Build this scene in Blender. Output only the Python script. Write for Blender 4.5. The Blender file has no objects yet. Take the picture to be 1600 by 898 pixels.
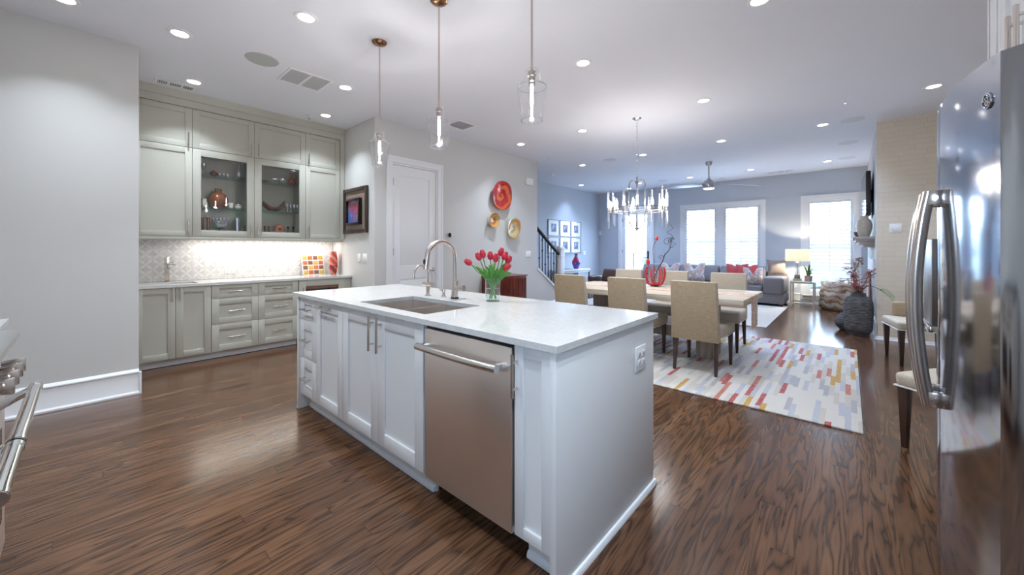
import bpy, bmesh, math, random
from mathutils import Vector, Matrix, noise
random.seed(7)
PI = math.pi
SC = bpy.context.scene
COL = SC.collection

# ---------------------------------------------------------------- camera
cam_d = bpy.data.cameras.new('camera')
cam_d.sensor_fit = 'HORIZONTAL'
cam_d.sensor_width = 36.0
cam_d.lens = 36.0 * 593.4 / 1600.0
cam_d.shift_y = -60.1 / 1600.0
cam_d.clip_start = 0.02
cam_d.clip_end = 200
cam = bpy.data.objects.new('camera', cam_d)
COL.objects.link(cam)
cam.location = (0, 0, 1.26)
cam.rotation_euler = (math.radians(90), 0, math.radians(41.565))
SC.camera = cam

# ---------------------------------------------------------------- world, exposure
W = bpy.data.worlds.new('sky')
SC.world = W
W.use_nodes = True
wb = W.node_tree.nodes['Background']
wb.inputs[0].default_value = (0.52, 0.72, 1.0, 1)
wb.inputs[1].default_value = 12.5
SC.view_settings.view_transform = 'Standard'
SC.view_settings.look = 'None'
SC.view_settings.gamma = 1.0
SC.view_settings.use_curve_mapping = False
SC.view_settings.exposure = 1.08
try:
    SC.cycles.use_denoising = True
    SC.cycles.max_bounces = 10
    SC.cycles.diffuse_bounces = 5
    SC.cycles.glossy_bounces = 4
    SC.cycles.transparent_max_bounces = 16
    SC.cycles.sample_clamp_indirect = 4.0
    SC.cycles.caustics_reflective = False
    SC.cycles.caustics_refractive = False
except Exception:
    pass
DOWN_W = 4.2
DOWN_COL = (0.79, 0.895, 1.0)  # neutral lamps in the kitchen
DOWN_MID = (0.70, 0.82, 1.0)     # over the dining table
DOWN_COOL = (0.40, 0.58, 1.0)    # daylight coloured lamps in the living room
PEND_W = 8.0
CANDLE_W = 2.0
STRIP_W = 4.5
LAMP_W = 26.0
H = 3.03               # ceiling height

def portal(name, x0, x1, z0, z1, y=11.32):
    l = bpy.data.lights.new(name, 'AREA')
    l.shape = 'RECTANGLE'; l.size = x1 - x0; l.size_y = z1 - z0
    l.cycles.is_portal = True
    o = bpy.data.objects.new(name, l); COL.objects.link(o)
    o.location = ((x0 + x1) / 2, y, (z0 + z1) / 2)
    o.rotation_euler = (math.radians(-90 if y > 0 else 90), 0, 0)
    o['kind'] = 'structure'
portal('window_light_portal', -3.42, -1.62, 0.5, 2.4)
portal('window_light_portal', -0.74, 0.1, 0.2, 2.4)
portal('window_light_portal', -5.2, -4.4, 0.1, 2.42)
portal('window_light_portal', 0.05, 0.85, 1.3, 2.1, -1.08)  # for the fill window added behind the camera

# ---------------------------------------------------------------- materials
MATS = {}
def mat(name, color, rough=0.5, metal=0.0, **kw):
    if name in MATS: return MATS[name]
    m = bpy.data.materials.new(name); m.use_nodes = True
    nt = m.node_tree; b = nt.nodes['Principled BSDF']
    b.inputs['Base Color'].default_value = (*color, 1)
    b.inputs['Roughness'].default_value = rough
    b.inputs['Metallic'].default_value = metal
    if 'emit' in kw:
        b.inputs['Emission Color'].default_value = (*kw.get('emit_col', color), 1)
        b.inputs['Emission Strength'].default_value = kw['emit']
    if 'coat' in kw: b.inputs['Coat Weight'].default_value = kw['coat']
    if 'aniso' in kw: b.inputs['Anisotropic'].default_value = kw['aniso']
    if 'sheen' in kw: b.inputs['Sheen Weight'].default_value = kw['sheen']
    if 'sub' in kw:
        b.inputs['Subsurface Weight'].default_value = kw['sub']
    MATS[name] = m
    amt = kw.get('vary', 0.0)
    if amt or 'bump' in kw:
        tc = nt.nodes.new('ShaderNodeTexCoord')
        mp = nt.nodes.new('ShaderNodeMapping')
        mp.inputs['Scale'].default_value = kw.get('stretch', (1, 1, 1))
        nz = nt.nodes.new('ShaderNodeTexNoise')
        nz.inputs['Scale'].default_value = kw.get('nscale', 30.0)
        nz.inputs['Detail'].default_value = 4
        nt.links.new(tc.outputs['Object'], mp.inputs[0]); nt.links.new(mp.outputs[0], nz.inputs['Vector'])
        if amt:
            r = nt.nodes.new('ShaderNodeValToRGB')
            c2 = kw.get('color2', tuple(c * (1 - amt) for c in color))
            r.color_ramp.elements[0].color = (*c2, 1); r.color_ramp.elements[0].position = 0.35
            r.color_ramp.elements[1].color = (*color, 1); r.color_ramp.elements[1].position = 0.65
            nt.links.new(nz.outputs[0], r.inputs[0]); nt.links.new(r.outputs[0], b.inputs['Base Color'])
        if 'bump' in kw:
            bp = nt.nodes.new('ShaderNodeBump'); bp.inputs['Strength'].default_value = kw['bump']
            bp.inputs['Distance'].default_value = kw.get('bdist', 0.002)
            nt.links.new(nz.outputs[0], bp.inputs['Height']); nt.links.new(bp.outputs[0], b.inputs['Normal'])
    return m

class G:
    """small helper for node graphs"""
    def __init__(s, name):
        s.m = bpy.data.materials.new(name); s.m.use_nodes = True
        s.nt = s.m.node_tree; s.b = s.nt.nodes['Principled BSDF']; MATS[name] = s.m
        s.tc = s.nt.nodes.new('ShaderNodeTexCoord')
    def sock(s, dst, v):
        if isinstance(v, bpy.types.NodeSocket): s.nt.links.new(v, dst)
        elif v is not None: dst.default_value = v
    def math(s, op, a, b=None, c=None):
        n = s.nt.nodes.new('ShaderNodeMath'); n.operation = op
        for i, v in enumerate((a, b, c)):
            if v is not None: s.sock(n.inputs[i], v)
        return n.outputs[0]
    def xyz(s, v):
        n = s.nt.nodes.new('ShaderNodeSeparateXYZ'); s.nt.links.new(v, n.inputs[0]); return n.outputs
    def comb(s, x=0., y=0., z=0.):
        n = s.nt.nodes.new('ShaderNodeCombineXYZ')
        for i, v in enumerate((x, y, z)): s.sock(n.inputs[i], v)
        return n.outputs[0]
    def noise(s, vec, scale, detail=3, rough=0.5, dist=0.0):
        n = s.nt.nodes.new('ShaderNodeTexNoise'); s.sock(n.inputs['Vector'], vec)
        n.inputs['Scale'].default_value = scale; n.inputs['Detail'].default_value = detail
        n.inputs['Roughness'].default_value = rough; n.inputs['Distortion'].default_value = dist
        return n.outputs[0]
    def white(s, vec):
        n = s.nt.nodes.new('ShaderNodeTexWhiteNoise'); n.noise_dimensions = '3D'; s.sock(n.inputs['Vector'], vec)
        return n.outputs['Value']
    def ramp(s, fac, stops, interp='LINEAR'):
        n = s.nt.nodes.new('ShaderNodeValToRGB'); cr = n.color_ramp; cr.interpolation = interp
        while len(cr.elements) < len(stops): cr.elements.new(0.5)
        for e, (p, c) in zip(cr.elements, stops): e.position = p; e.color = (*c, 1)
        s.sock(n.inputs[0], fac); return n.outputs[0]
    def mix(s, fac, a, b, mode='MIX'):
        n = s.nt.nodes.new('ShaderNodeMix'); n.data_type = 'RGBA'; n.blend_type = mode
        s.sock(n.inputs[0], fac)
        for i, v in ((6, a), (7, b)):
            if isinstance(v, tuple): n.inputs[i].default_value = (*v, 1)
            else: s.sock(n.inputs[i], v)
        return n.outputs[2]
    def color(s, c): s.sock(s.b.inputs['Base Color'], c)
    def bump(s, h, strength=0.3, dist=0.002):
        n = s.nt.nodes.new('ShaderNodeBump'); n.inputs['Strength'].default_value = strength
        n.inputs['Distance'].default_value = dist; s.sock(n.inputs['Height'], h)
        s.nt.links.new(n.outputs[0], s.b.inputs['Normal'])

def glass(name, tint=(1, 1, 1), edge=0.55, base=0.04, rough=0.0):
    """clear thin glass: transparent, with a reflection that grows towards the edge"""
    if name in MATS: return MATS[name]
    m = bpy.data.materials.new(name); m.use_nodes = True; nt = m.node_tree
    nt.nodes.remove(nt.nodes['Principled BSDF'])
    out = nt.nodes['Material Output']
    t = nt.nodes.new('ShaderNodeBsdfTransparent'); t.inputs[0].default_value = (*tint, 1)
    g = nt.nodes.new('ShaderNodeBsdfGlossy'); g.inputs['Roughness'].default_value = rough
    g.inputs[0].default_value = (0.95, 0.97, 1, 1)
    lw = nt.nodes.new('ShaderNodeLayerWeight'); lw.inputs[0].default_value = 0.5
    p = nt.nodes.new('ShaderNodeMath'); p.operation = 'POWER'; p.inputs[1].default_value = 3.5
    q = nt.nodes.new('ShaderNodeMath'); q.operation = 'MULTIPLY_ADD'; q.inputs[1].default_value = edge; q.inputs[2].default_value = base
    mx = nt.nodes.new('ShaderNodeMixShader')
    nt.links.new(lw.outputs['Facing'], p.inputs[0]); nt.links.new(p.outputs[0], q.inputs[0])
    nt.links.new(q.outputs[0], mx.inputs[0]); nt.links.new(t.outputs[0], mx.inputs[1]); nt.links.new(g.outputs[0], mx.inputs[2])
    nt.links.new(mx.outputs[0], out.inputs[0]); MATS[name] = m
    return m

# ---------------------------------------------------------------- mesh helpers
OFF = {}
class MB:
    def __init__(s): s.bm = bmesh.new()
    def box(s, x0, x1, y0, y1, z0, z1, bev=0.0, seg=2):
        x0, x1 = sorted((x0, x1)); y0, y1 = sorted((y0, y1)); z0, z1 = sorted((z0, z1))
        v = [s.bm.verts.new(p) for p in ((x0,y0,z0),(x1,y0,z0),(x1,y1,z0),(x0,y1,z0),(x0,y0,z1),(x1,y0,z1),(x1,y1,z1),(x0,y1,z1))]
        f = [s.bm.faces.new([v[i] for i in q]) for q in ((0,3,2,1),(4,5,6,7),(0,1,5,4),(1,2,6,5),(2,3,7,6),(3,0,4,7))]
        if bev > 0:
            ed = list({e for q in f for e in q.edges})
            bmesh.ops.bevel(s.bm, geom=ed, offset=bev, segments=seg, profile=0.5, affect='EDGES')
        return s
    def hexa(s, p, bev=0.0, seg=2):
        """eight corners, bottom four then top four, both counter-clockwise"""
        v = [s.bm.verts.new(q) for q in p]
        f = [s.bm.faces.new([v[i] for i in q]) for q in ((0,3,2,1),(4,5,6,7),(0,1,5,4),(1,2,6,5),(2,3,7,6),(3,0,4,7))]
        if bev > 0:
            bmesh.ops.bevel(s.bm, geom=list({e for q in f for e in q.edges}), offset=bev, segments=seg, profile=0.5, affect='EDGES')
        return s
    def prism(s, pts, axis, a0, a1, bev=0.0):
        """polygon of 2-D points pushed along an axis"""
        def P(p, a):
            if axis == 'z': return (p[0], p[1], a)
            if axis == 'x': return (a, p[0], p[1])
            return (p[0], a, p[1])
        lo = [s.bm.verts.new(P(p, a0)) for p in pts]; hi = [s.bm.verts.new(P(p, a1)) for p in pts]
        n = len(pts); f = [s.bm.faces.new(lo[::-1]), s.bm.faces.new(hi)]
        for i in range(n): f.append(s.bm.faces.new((lo[i], lo[(i+1) % n], hi[(i+1) % n], hi[i])))
        bmesh.ops.recalc_face_normals(s.bm, faces=f)
        if bev > 0:
            bmesh.ops.bevel(s.bm, geom=list({e for q in f for e in q.edges}), offset=bev, segments=2, profile=0.5, affect='EDGES')
        return s
    def lathe(s, prof, c=(0,0,0), seg=32, axis='z', sx=1.0, sy=1.0, closed=False):
        """profile of (radius, height) turned about an axis through c"""
        def P(r, h, a):
            x, y = r*math.cos(a)*sx, r*math.sin(a)*sy
            if axis == 'z': q = (x, y, h)
            elif axis == 'x': q = (h, x, y)
            else: q = (x, h, y)
            return (c[0]+q[0], c[1]+q[1], c[2]+q[2])
        rings = []
        for r, h in prof:
            if r < 1e-6: rings.append([s.bm.verts.new(P(0, h, 0))])
            else: rings.append([s.bm.verts.new(P(r, h, 2*PI*i/seg)) for i in range(seg)])
        fs = []
        pairs = list(zip(rings, rings[1:]))
        if closed: pairs.append((rings[-1], rings[0]))
        for a, b in pairs:
            for i in range(seg):
                j = (i+1) % seg
                if len(a) == 1 and len(b) == 1: continue
                if len(a) == 1: fs.append(s.bm.faces.new((a[0], b[i], b[j])))
                elif len(b) == 1: fs.append(s.bm.faces.new((a[i], b[0], a[j])))
                else: fs.append(s.bm.faces.new((a[i], b[i], b[j], a[j])))
        if not closed:
            if len(rings[0]) > 1 and s._cap: fs.append(s.bm.faces.new(rings[0]))
            if len(rings[-1]) > 1 and s._cap: fs.append(s.bm.faces.new(rings[-1]))
        bmesh.ops.recalc_face_normals(s.bm, faces=fs)
        return s
    _cap = True
    def open(s): s._cap = False; return s
    def tube(s, pts, r, seg=10, closed=False, flat=1.0):
        """round bar along points; r may be a list"""
        pts = [Vector(p) for p in pts]; n = len(pts)
        rr = r if isinstance(r, (list, tuple)) else [r]*n
        rings = []; up = None
        for i, p in enumerate(pts):
            if closed: d = pts[(i+1) % n] - pts[i-1]
            elif i == 0: d = pts[1]-pts[0]
            elif i == n-1: d = pts[-1]-pts[-2]
            else: d = pts[i+1]-pts[i-1]
            d.normalize()
            if up is None:
                up = Vector((0,0,1)) if abs(d.z) < 0.9 else Vector((1,0,0))
            u = d.cross(up)
            if u.length < 1e-5: u = d.cross(Vector((0.3,1,0.2)))
            u.normalize(); w = u.cross(d).normalized(); up = w
            rings.append([s.bm.verts.new(p + u*math.cos(2*PI*k/seg)*rr[i] + w*math.sin(2*PI*k/seg)*rr[i]*flat) for k in range(seg)])
        fs = []
        m = n if closed else n-1
        for i in range(m):
            a, b = rings[i], rings[(i+1) % n]
            for k in range(seg):
                j = (k+1) % seg; fs.append(s.bm.faces.new((a[k], b[k], b[j], a[j])))
        if not closed: fs += [s.bm.faces.new(rings[0]), s.bm.faces.new(rings[-1])]
        bmesh.ops.recalc_face_normals(s.bm, faces=fs)
        return s
    def ball(s, c, r, sc=(1,1,1), seg=16, rings=10):
        g = bmesh.ops.create_uvsphere(s.bm, u_segments=seg, v_segments=rings, radius=r)
        bmesh.ops.transform(s.bm, matrix=Matrix.Translation(c) @ Matrix.Diagonal((*sc, 1)), verts=g['verts'])
        return s
    def grid(s, P, nu, nv):
        """surface patch P(u,v) with u,v in 0..1"""
        vs = [[s.bm.verts.new(P(i/nu, j/nv)) for j in range(nv+1)] for i in range(nu+1)]
        fs = [s.bm.faces.new((vs[i][j], vs[i+1][j], vs[i+1][j+1], vs[i][j+1])) for i in range(nu) for j in range(nv)]
        return s
    def spin(s, ang, c=(0,0,0), axis='Z'):
        bmesh.ops.transform(s.bm, matrix=Matrix.Translation(c) @ Matrix.Rotation(ang, 4, axis) @ Matrix.Translation([-q for q in c]), verts=s.bm.verts[:])
        return s
    def mesh(s, name, m, off=(0,0,0), ang=35, smooth=True):
        off = Vector(off)
        for v in s.bm.verts: v.co -= off
        me = bpy.data.meshes.new(name); s.bm.to_mesh(me); s.bm.free()
        me.materials.append(m)
        if smooth and len(me.polygons):
            me.polygons.foreach_set('use_smooth', [True]*len(me.polygons))
            me.set_sharp_from_angle(angle=math.radians(ang))
        return me
    def part(s, name, m, parent, label=None, kind=None, ang=35):
        """a part (or a sub-part), in world coordinates, under its thing"""
        off = OFF.get(parent, Vector((0,0,0)))
        o = bpy.data.objects.new(name, s.mesh(name, m, off, ang)); COL.objects.link(o)
        o.parent = parent; OFF[o] = off
        if label: o['label'] = label
        if kind: o['kind'] = kind
        return o
    def single(s, name, m, label, cat, at=(0,0,0), group=None, kind=None, ang=35):
        o = bpy.data.objects.new(name, s.mesh(name, m, at, ang)); COL.objects.link(o)
        o.location = at; OFF[o] = Vector(at)
        o['label'] = label; o['category'] = cat
        if group: o['group'] = group
        if kind: o['kind'] = kind
        return o
    def struct(s, name, m, parent=None, ang=35):
        o = bpy.data.objects.new(name, s.mesh(name, m, (0,0,0), ang)); COL.objects.link(o)
        OFF[o] = Vector((0,0,0))
        if parent: o.parent = parent
        else: o['kind'] = 'structure'
        return o

def thing(name, label, cat, at=(0,0,0), group=None):
    o = bpy.data.objects.new(name, None); COL.objects.link(o)
    o.empty_display_size = 0.05
    o.location = at; OFF[o] = Vector(at)
    o['label'] = label; o['category'] = cat
    if group: o['group'] = group
    return o

def dup(root, loc, rotz=0.0, label=None, group=None):
    r = root.copy(); COL.objects.link(r); r.location = loc; r.rotation_euler = (0, 0, rotz)
    if label: r['label'] = label
    if group: r['group'] = group
    for ch in list(root.children):
        c = ch.copy(); COL.objects.link(c); c.parent = r
        for g in list(ch.children):
            d = g.copy(); COL.objects.link(d); d.parent = c
    return r

def lamp(name, parent, kind, at, watts, col=(1,1,1), size=0.02, rot=(0,0,0), **kw):
    l = bpy.data.lights.new(name, kind); l.energy = watts; l.color = col
    if kind == 'AREA':
        l.shape = kw.get('shape', 'DISK'); l.size = size
        if 'size_y' in kw: l.size_y = kw['size_y']
        if 'spread' in kw: l.spread = kw['spread']
    else: l.shadow_soft_size = size
    o = bpy.data.objects.new(name, l); COL.objects.link(o)
    o.location = Vector(at) - OFF.get(parent, Vector((0,0,0))); o.rotation_euler = rot
    if parent: o.parent = parent
    return o

def smoothpts(pts, n=8):
    """Catmull-Rom through the points"""
    P = [Vector(p) for p in pts]; P = [P[0]*2-P[1]] + P + [P[-1]*2-P[-2]]
    out = []
    for i in range(1, len(P)-2):
        a, b, c, d = P[i-1:i+3]
        for k in range(n):
            t = k/n
            out.append(0.5*((2*b) + (c-a)*t + (2*a-5*b+4*c-d)*t*t + (3*b-a-3*c+d)*t**3))
    out.append(P[-2]); return out
# ---------------------------------------------------------------- the place's materials
M_wall_cast = mat('blue_cast_wall_paint', (0.50, 0.545, 0.61), 0.6, bump=0.04, nscale=180.0)  # wall paint with the living room's blue daylight cast put into its colour
M_wall = mat('wall_paint', (0.58, 0.575, 0.56), 0.6, bump=0.04, nscale=180.0)
M_ceil = mat('ceiling_paint', (0.79, 0.795, 0.85), 0.7, bump=0.03, nscale=150.0)
M_trim = mat('white_trim_paint', (0.78, 0.79, 0.81), 0.35)
M_cab = mat('greige_cabinet_paint', (0.455, 0.448, 0.39), 0.38)
M_isl = mat('pale_grey_cabinet_paint', (0.70, 0.70, 0.70), 0.38)
M_white = mat('white_plastic', (0.82, 0.82, 0.82), 0.35)
M_steel = mat('brushed_steel', (0.86, 0.80, 0.75), 0.38, 1.0, bump=0.05, nscale=220.0, stretch=(1, 1, 0.01), bdist=0.001)
M_fridge = mat('polished_steel', (0.43, 0.45, 0.49), 0.10, 1.0, bump=0.04, nscale=200.0, stretch=(1, 1, 0.008), bdist=0.001)
M_nickel = mat('satin_nickel', (0.62, 0.55, 0.50), 0.25, 1.0)
M_chrome = mat('chrome', (0.85, 0.86, 0.88), 0.06, 1.0)
M_brass = mat('aged_bronze', (0.36, 0.2, 0.11), 0.25, 1.0)
M_dark = mat('dark_gap', (0.02, 0.02, 0.022), 0.6)
M_black = mat('black_iron', (0.015, 0.015, 0.018), 0.4)
M_dwood = mat('espresso_wood', (0.06, 0.03, 0.02), 0.35, vary=0.5, nscale=14, stretch=(1, 1, 0.1))
M_glow = mat('lit_lens', (1, 0.97, 0.9), 0.5, emit=7.0, emit_col=(1, 0.95, 0.86))
M_bulb = mat('lit_bulb', (1, 0.97, 0.92), 0.5, emit=16.0, emit_col=(1, 0.95, 0.88))
M_glass = glass('clear_glass')
M_pane = glass('window_glass', edge=0.35, base=0.03)
M_shelfglass = glass('green_edged_glass', (0.80, 0.90, 0.86), 0.5, 0.05)
M_crystal = glass('cut_crystal', (0.96, 0.97, 1), 0.65, 0.30, 0.10)
M_grille = mat('speaker_grille', (0.42, 0.44, 0.43), 0.7)
M_pgrille = mat('painted_grille', (0.68, 0.68, 0.71), 0.7)
M_sinksteel = mat('sink_steel', (0.66, 0.60, 0.55), 0.4, 1.0)

def floor_material():
    g = G('dark_stained_oak_boards')
    x, y, z = g.xyz(g.tc.outputs['Object'])
    w = 0.083
    cx = g.math('FLOOR', g.math('DIVIDE', x, w))
    r1 = g.white(g.comb(cx, 3.3, 0.0))
    yy = g.math('ADD', y, g.math('MULTIPLY', r1, 7.0))
    cy = g.math('FLOOR', g.math('DIVIDE', yy, 1.9))
    rnd = g.white(g.comb(cx, cy, 1.7)); rnd2 = g.white(g.comb(cx, cy, 9.2))
    # long cathedral grain, each board with its own offset
    v = g.comb(g.math('MULTIPLY_ADD', x, 9.0, g.math('MULTIPLY', rnd, 31.0)), g.math('MULTIPLY_ADD', y, 0.75, g.math('MULTIPLY', rnd2, 17.0)), 0.0)
    n = g.noise(v, 1.15, 3, 0.5, 0.35)
    rings = g.math('FRACT', g.math('MULTIPLY', n, 10.0))
    line = g.math('POWER', g.math('ABSOLUTE', g.math('SUBTRACT', g.math('MULTIPLY', rings, 2.0), 1.0)), 2.2)
    fine = g.noise(g.comb(g.math('MULTIPLY', x, 110.0), g.math('MULTIPLY', y, 4.0), rnd), 1.0, 4, 0.6)
    blot = g.noise(g.comb(g.math('MULTIPLY', x, 6.0), g.math('MULTIPLY', y, 1.6), g.math('MULTIPLY', rnd, 9.0)), 1.0, 3)
    tone = g.math('ADD', g.math('MULTIPLY', rnd2, 0.30), g.math('MULTIPLY', blot, 0.65))
    base = g.ramp(tone, [(0.15, (0.080, 0.036, 0.018)), (0.5, (0.124, 0.059, 0.030)), (0.85, (0.175, 0.089, 0.046))])
    dk = g.math('MULTIPLY', line, g.math('MULTIPLY_ADD', fine, 0.6, 0.5))
    c = g.mix(g.math('MULTIPLY', dk, 1.0), base, (0.016, 0.008, 0.006))
    c = g.mix(g.math('MULTIPLY', g.math('SUBTRACT', 0.62, fine), 0.5), c, (0.03, 0.014, 0.009))
    fx = g.math('FRACT', g.math('DIVIDE', x, w)); fy = g.math('FRACT', g.math('DIVIDE', yy, 1.9))
    gap = g.math('MAXIMUM', g.math('GREATER_THAN', g.math('ABSOLUTE', g.math('SUBTRACT', fx, 0.5)), 0.485), g.math('GREATER_THAN', g.math('ABSOLUTE', g.math('SUBTRACT', fy, 0.5)), 0.4985))
    c = g.mix(g.math('MULTIPLY', gap, 0.35), c, (0.012, 0.007, 0.005))
    g.color(c)
    g.b.inputs['Roughness'].default_value = 0.27
    g.sock(g.b.inputs['Roughness'], g.math('MULTIPLY_ADD', dk, 0.0, 0.18))
    g.b.inputs['Coat Weight'].default_value = 0.0; g.b.inputs['Specular IOR Level'].default_value = 0.38; g.b.inputs['Coat Roughness'].default_value = 0.14
    h = g.math('SUBTRACT', g.math('MULTIPLY', dk, -0.5), g.math('MULTIPLY', gap, 0.8))
    g.bump(g.math('MULTIPLY', gap, -1.0), 0.2, 0.001)
    return g.m
M_floor = floor_material()

def backsplash_material():
    g = G('geometric_marble_mosaic')
    x, y, z = g.xyz(g.tc.outputs['Object'])
    p = 0.118
    u = g.math('SUBTRACT', g.math('FRACT', g.math('DIVIDE', y, p)), 0.5); v = g.math('SUBTRACT', g.math('FRACT', g.math('DIVIDE', g.math('SUBTRACT', z, 0.02), p)), 0.5)
    a = g.math('ABSOLUTE', u); b = g.math('ABSOLUTE', v)
    d = g.math('ABSOLUTE', g.math('SUBTRACT', a, b)); s = g.math('ADD', a, b)
    # long white petals on the diagonals, narrow at both ends
    t = g.math('SUBTRACT', 1.0, g.math('ABSOLUTE', g.math('SUBTRACT', g.math('MULTIPLY', s, 2.0), 1.0)))
    petal = g.math('LESS_THAN', d, g.math('MULTIPLY', g.math('POWER', t, 0.6), 0.15))
    dia = g.math('LESS_THAN', s, 0.16)
    edge = g.math('MULTIPLY', g.math('LESS_THAN', g.math('ABSOLUTE', g.math('SUBTRACT', d, g.math('MULTIPLY', g.math('POWER', t, 0.6), 0.15))), 0.016), 1.0)
    vein = g.noise(g.comb(g.math('MULTIPLY', y, 1.0), z, 0.0), 9.0, 5, 0.6, 1.2)
    cell = g.white(g.comb(g.math('FLOOR', g.math('DIVIDE', y, p/2)), g.math('FLOOR', g.math('DIVIDE', z, p/2)), 0.3))
    grey = g.ramp(g.math('ADD', g.math('MULTIPLY', vein, 0.7), g.math('MULTIPLY', cell, 0.3)), [(0.25, (0.54, 0.54, 0.56)), (0.75, (0.70, 0.70, 0.71))])
    white = g.ramp(vein, [(0.2, (0.66, 0.65, 0.65)), (0.6, (0.80, 0.79, 0.78))])
    c = g.mix(petal, grey, white); c = g.mix(dia, c, (0.6, 0.6, 0.62)); c = g.mix(edge, c, (0.70, 0.69, 0.69))
    g.color(c); g.b.inputs['Roughness'].default_value = 0.25
    return g.m
M_splash = backsplash_material()

def quartz_material():
    g = G('veined_white_quartz')
    o = g.tc.outputs['Object']
    n = g.noise(o, 3.0, 6, 0.65, 1.6)
    vein = g.math('POWER', g.math('SUBTRACT', 1.0, g.math('MULTIPLY', g.math('ABSOLUTE', g.math('SUBTRACT', n, 0.5)), 2.0)), 22.0)
    sp = g.noise(o, 60.0, 3, 0.6)
    c = g.ramp(sp, [(0.3, (0.58, 0.575, 0.555)), (0.6, (0.64, 0.635, 0.615))])
    c = g.mix(g.math('MULTIPLY', vein, 0.30), c, (0.50, 0.51, 0.53))
    g.color(c); g.b.inputs['Roughness'].default_value = 0.09
    return g.m
M_quartz = quartz_material()

def brick_material():
    g = G('cream_stacked_brick')
    x, y, z = g.xyz(g.tc.outputs['Object'])
    n = g.nt.nodes.new('ShaderNodeTexBrick')
    g.sock(n.inputs['Vector'], g.comb(g.math('ADD', x, y), z, 0.0))
    n.offset = 0.37; n.offset_frequency = 2; n.squash = 0.8; n.squash_frequency = 3
    n.inputs['Scale'].default_value = 1.0; n.inputs['Mortar Size'].default_value = 0.003
    n.inputs['Brick Width'].default_value = 0.30; n.inputs['Row Height'].default_value = 0.068
    n.inputs['Color1'].default_value = (0.68, 0.60, 0.485, 1); n.inputs['Color2'].default_value = (0.70, 0.635, 0.53, 1)
    n.inputs['Mortar'].default_value = (0.60, 0.53, 0.43, 1)
    c = g.mix(g.math('MULTIPLY', g.noise(g.tc.outputs['Object'], 7.0, 4), 0.25), n.outputs['Color'], (0.74, 0.68, 0.58))
    g.color(c); g.b.inputs['Roughness'].default_value = 0.75
    g.bump(g.math('SUBTRACT', 1.0, n.outputs['Fac']), 0.25, 0.003)
    return g.m
M_brick = brick_material()

def rug_material():
    g = G('striped_wool_rug')
    x, y, z = g.xyz(g.tc.outputs['Object'])
    wob = g.noise(g.tc.outputs['Object'], 25.0, 2)
    xx = g.math('ADD', x, g.math('MULTIPLY', g.math('SUBTRACT', wob, 0.5), 0.012)); yy = g.math('ADD', y, g.math('MULTIPLY', g.math('SUBTRACT', wob, 0.5), 0.02))
    cx = g.math('FLOOR', g.math('DIVIDE', xx, 0.036))
    yo = g.math('ADD', yy, g.math('MULTIPLY', g.white(g.comb(cx, 0.5, 0.5)), 3.0))
    cy = g.math('FLOOR', g.math('DIVIDE', yo, 0.33))
    r = g.white(g.comb(cx, cy, 2.2)); q = g.noise(g.tc.outputs['Object'], 90.0, 3)
    c = g.ramp(r, [(0.0, (0.45, 0.41, 0.37)), (0.18, (0.52, 0.49, 0.46)), (0.36, (0.37, 0.38, 0.44)), (0.50, (0.53, 0.50, 0.46)), (0.62, (0.33, 0.32, 0.34)),
                   (0.70, (0.52, 0.49, 0.45)), (0.83, (0.34, 0.05, 0.05)), (0.90, (0.42, 0.24, 0.04)), (0.945, (0.42, 0.13, 0.09)), (0.975, (0.36, 0.36, 0.42))], 'CONSTANT')
    c = g.mix(g.math('MULTIPLY', g.math('GREATER_THAN', g.noise(g.tc.outputs['Object'], 70.0, 3, 0.7), 0.53), 0.34), c, (0.53, 0.50, 0.47))  # wool fibres
    g.color(c); g.b.inputs['Roughness'].default_value = 0.95
    g.bump(g.noise(g.tc.outputs['Object'], 220.0, 2), 0.5, 0.003)
    return g.m
M_rug = rug_material()
M_cream = mat('cream_wool', (0.62, 0.58, 0.52), 0.95, vary=0.12, nscale=60, bump=0.4)

def weave_material(name, c1, c2, sc=260.0):
    g = G(name)
    x, y, z = g.xyz(g.tc.outputs['Object'])
    n = g.noise(g.tc.outputs['Object'], sc, 2); n2 = g.noise(g.comb(g.math('MULTIPLY', x, 3.0), g.math('MULTIPLY', y, 3.0), g.math('MULTIPLY', z, 40.0)), 6.0, 2)
    f = g.math('ADD', g.math('MULTIPLY', n, 0.6), g.math('MULTIPLY', n2, 0.4))
    g.color(g.ramp(f, [(0.35, c2), (0.65, c1)])); g.b.inputs['Roughness'].default_value = 0.9
    g.bump(f, 0.4, 0.002)
    return g.m
M_linen = weave_material('oatmeal_linen', (0.47, 0.37, 0.25), (0.32, 0.24, 0.15), 140.0)
M_pale = weave_material('pale_ribbed_fabric', (0.60, 0.55, 0.46), (0.46, 0.41, 0.33), 120.0)
M_sofa = weave_material('grey_upholstery', (0.245, 0.235, 0.25), (0.20, 0.19, 0.205), 200.0)
M_red = weave_material('coral_red_fabric', (0.50, 0.075, 0.075), (0.40, 0.05, 0.055), 200.0)

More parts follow.
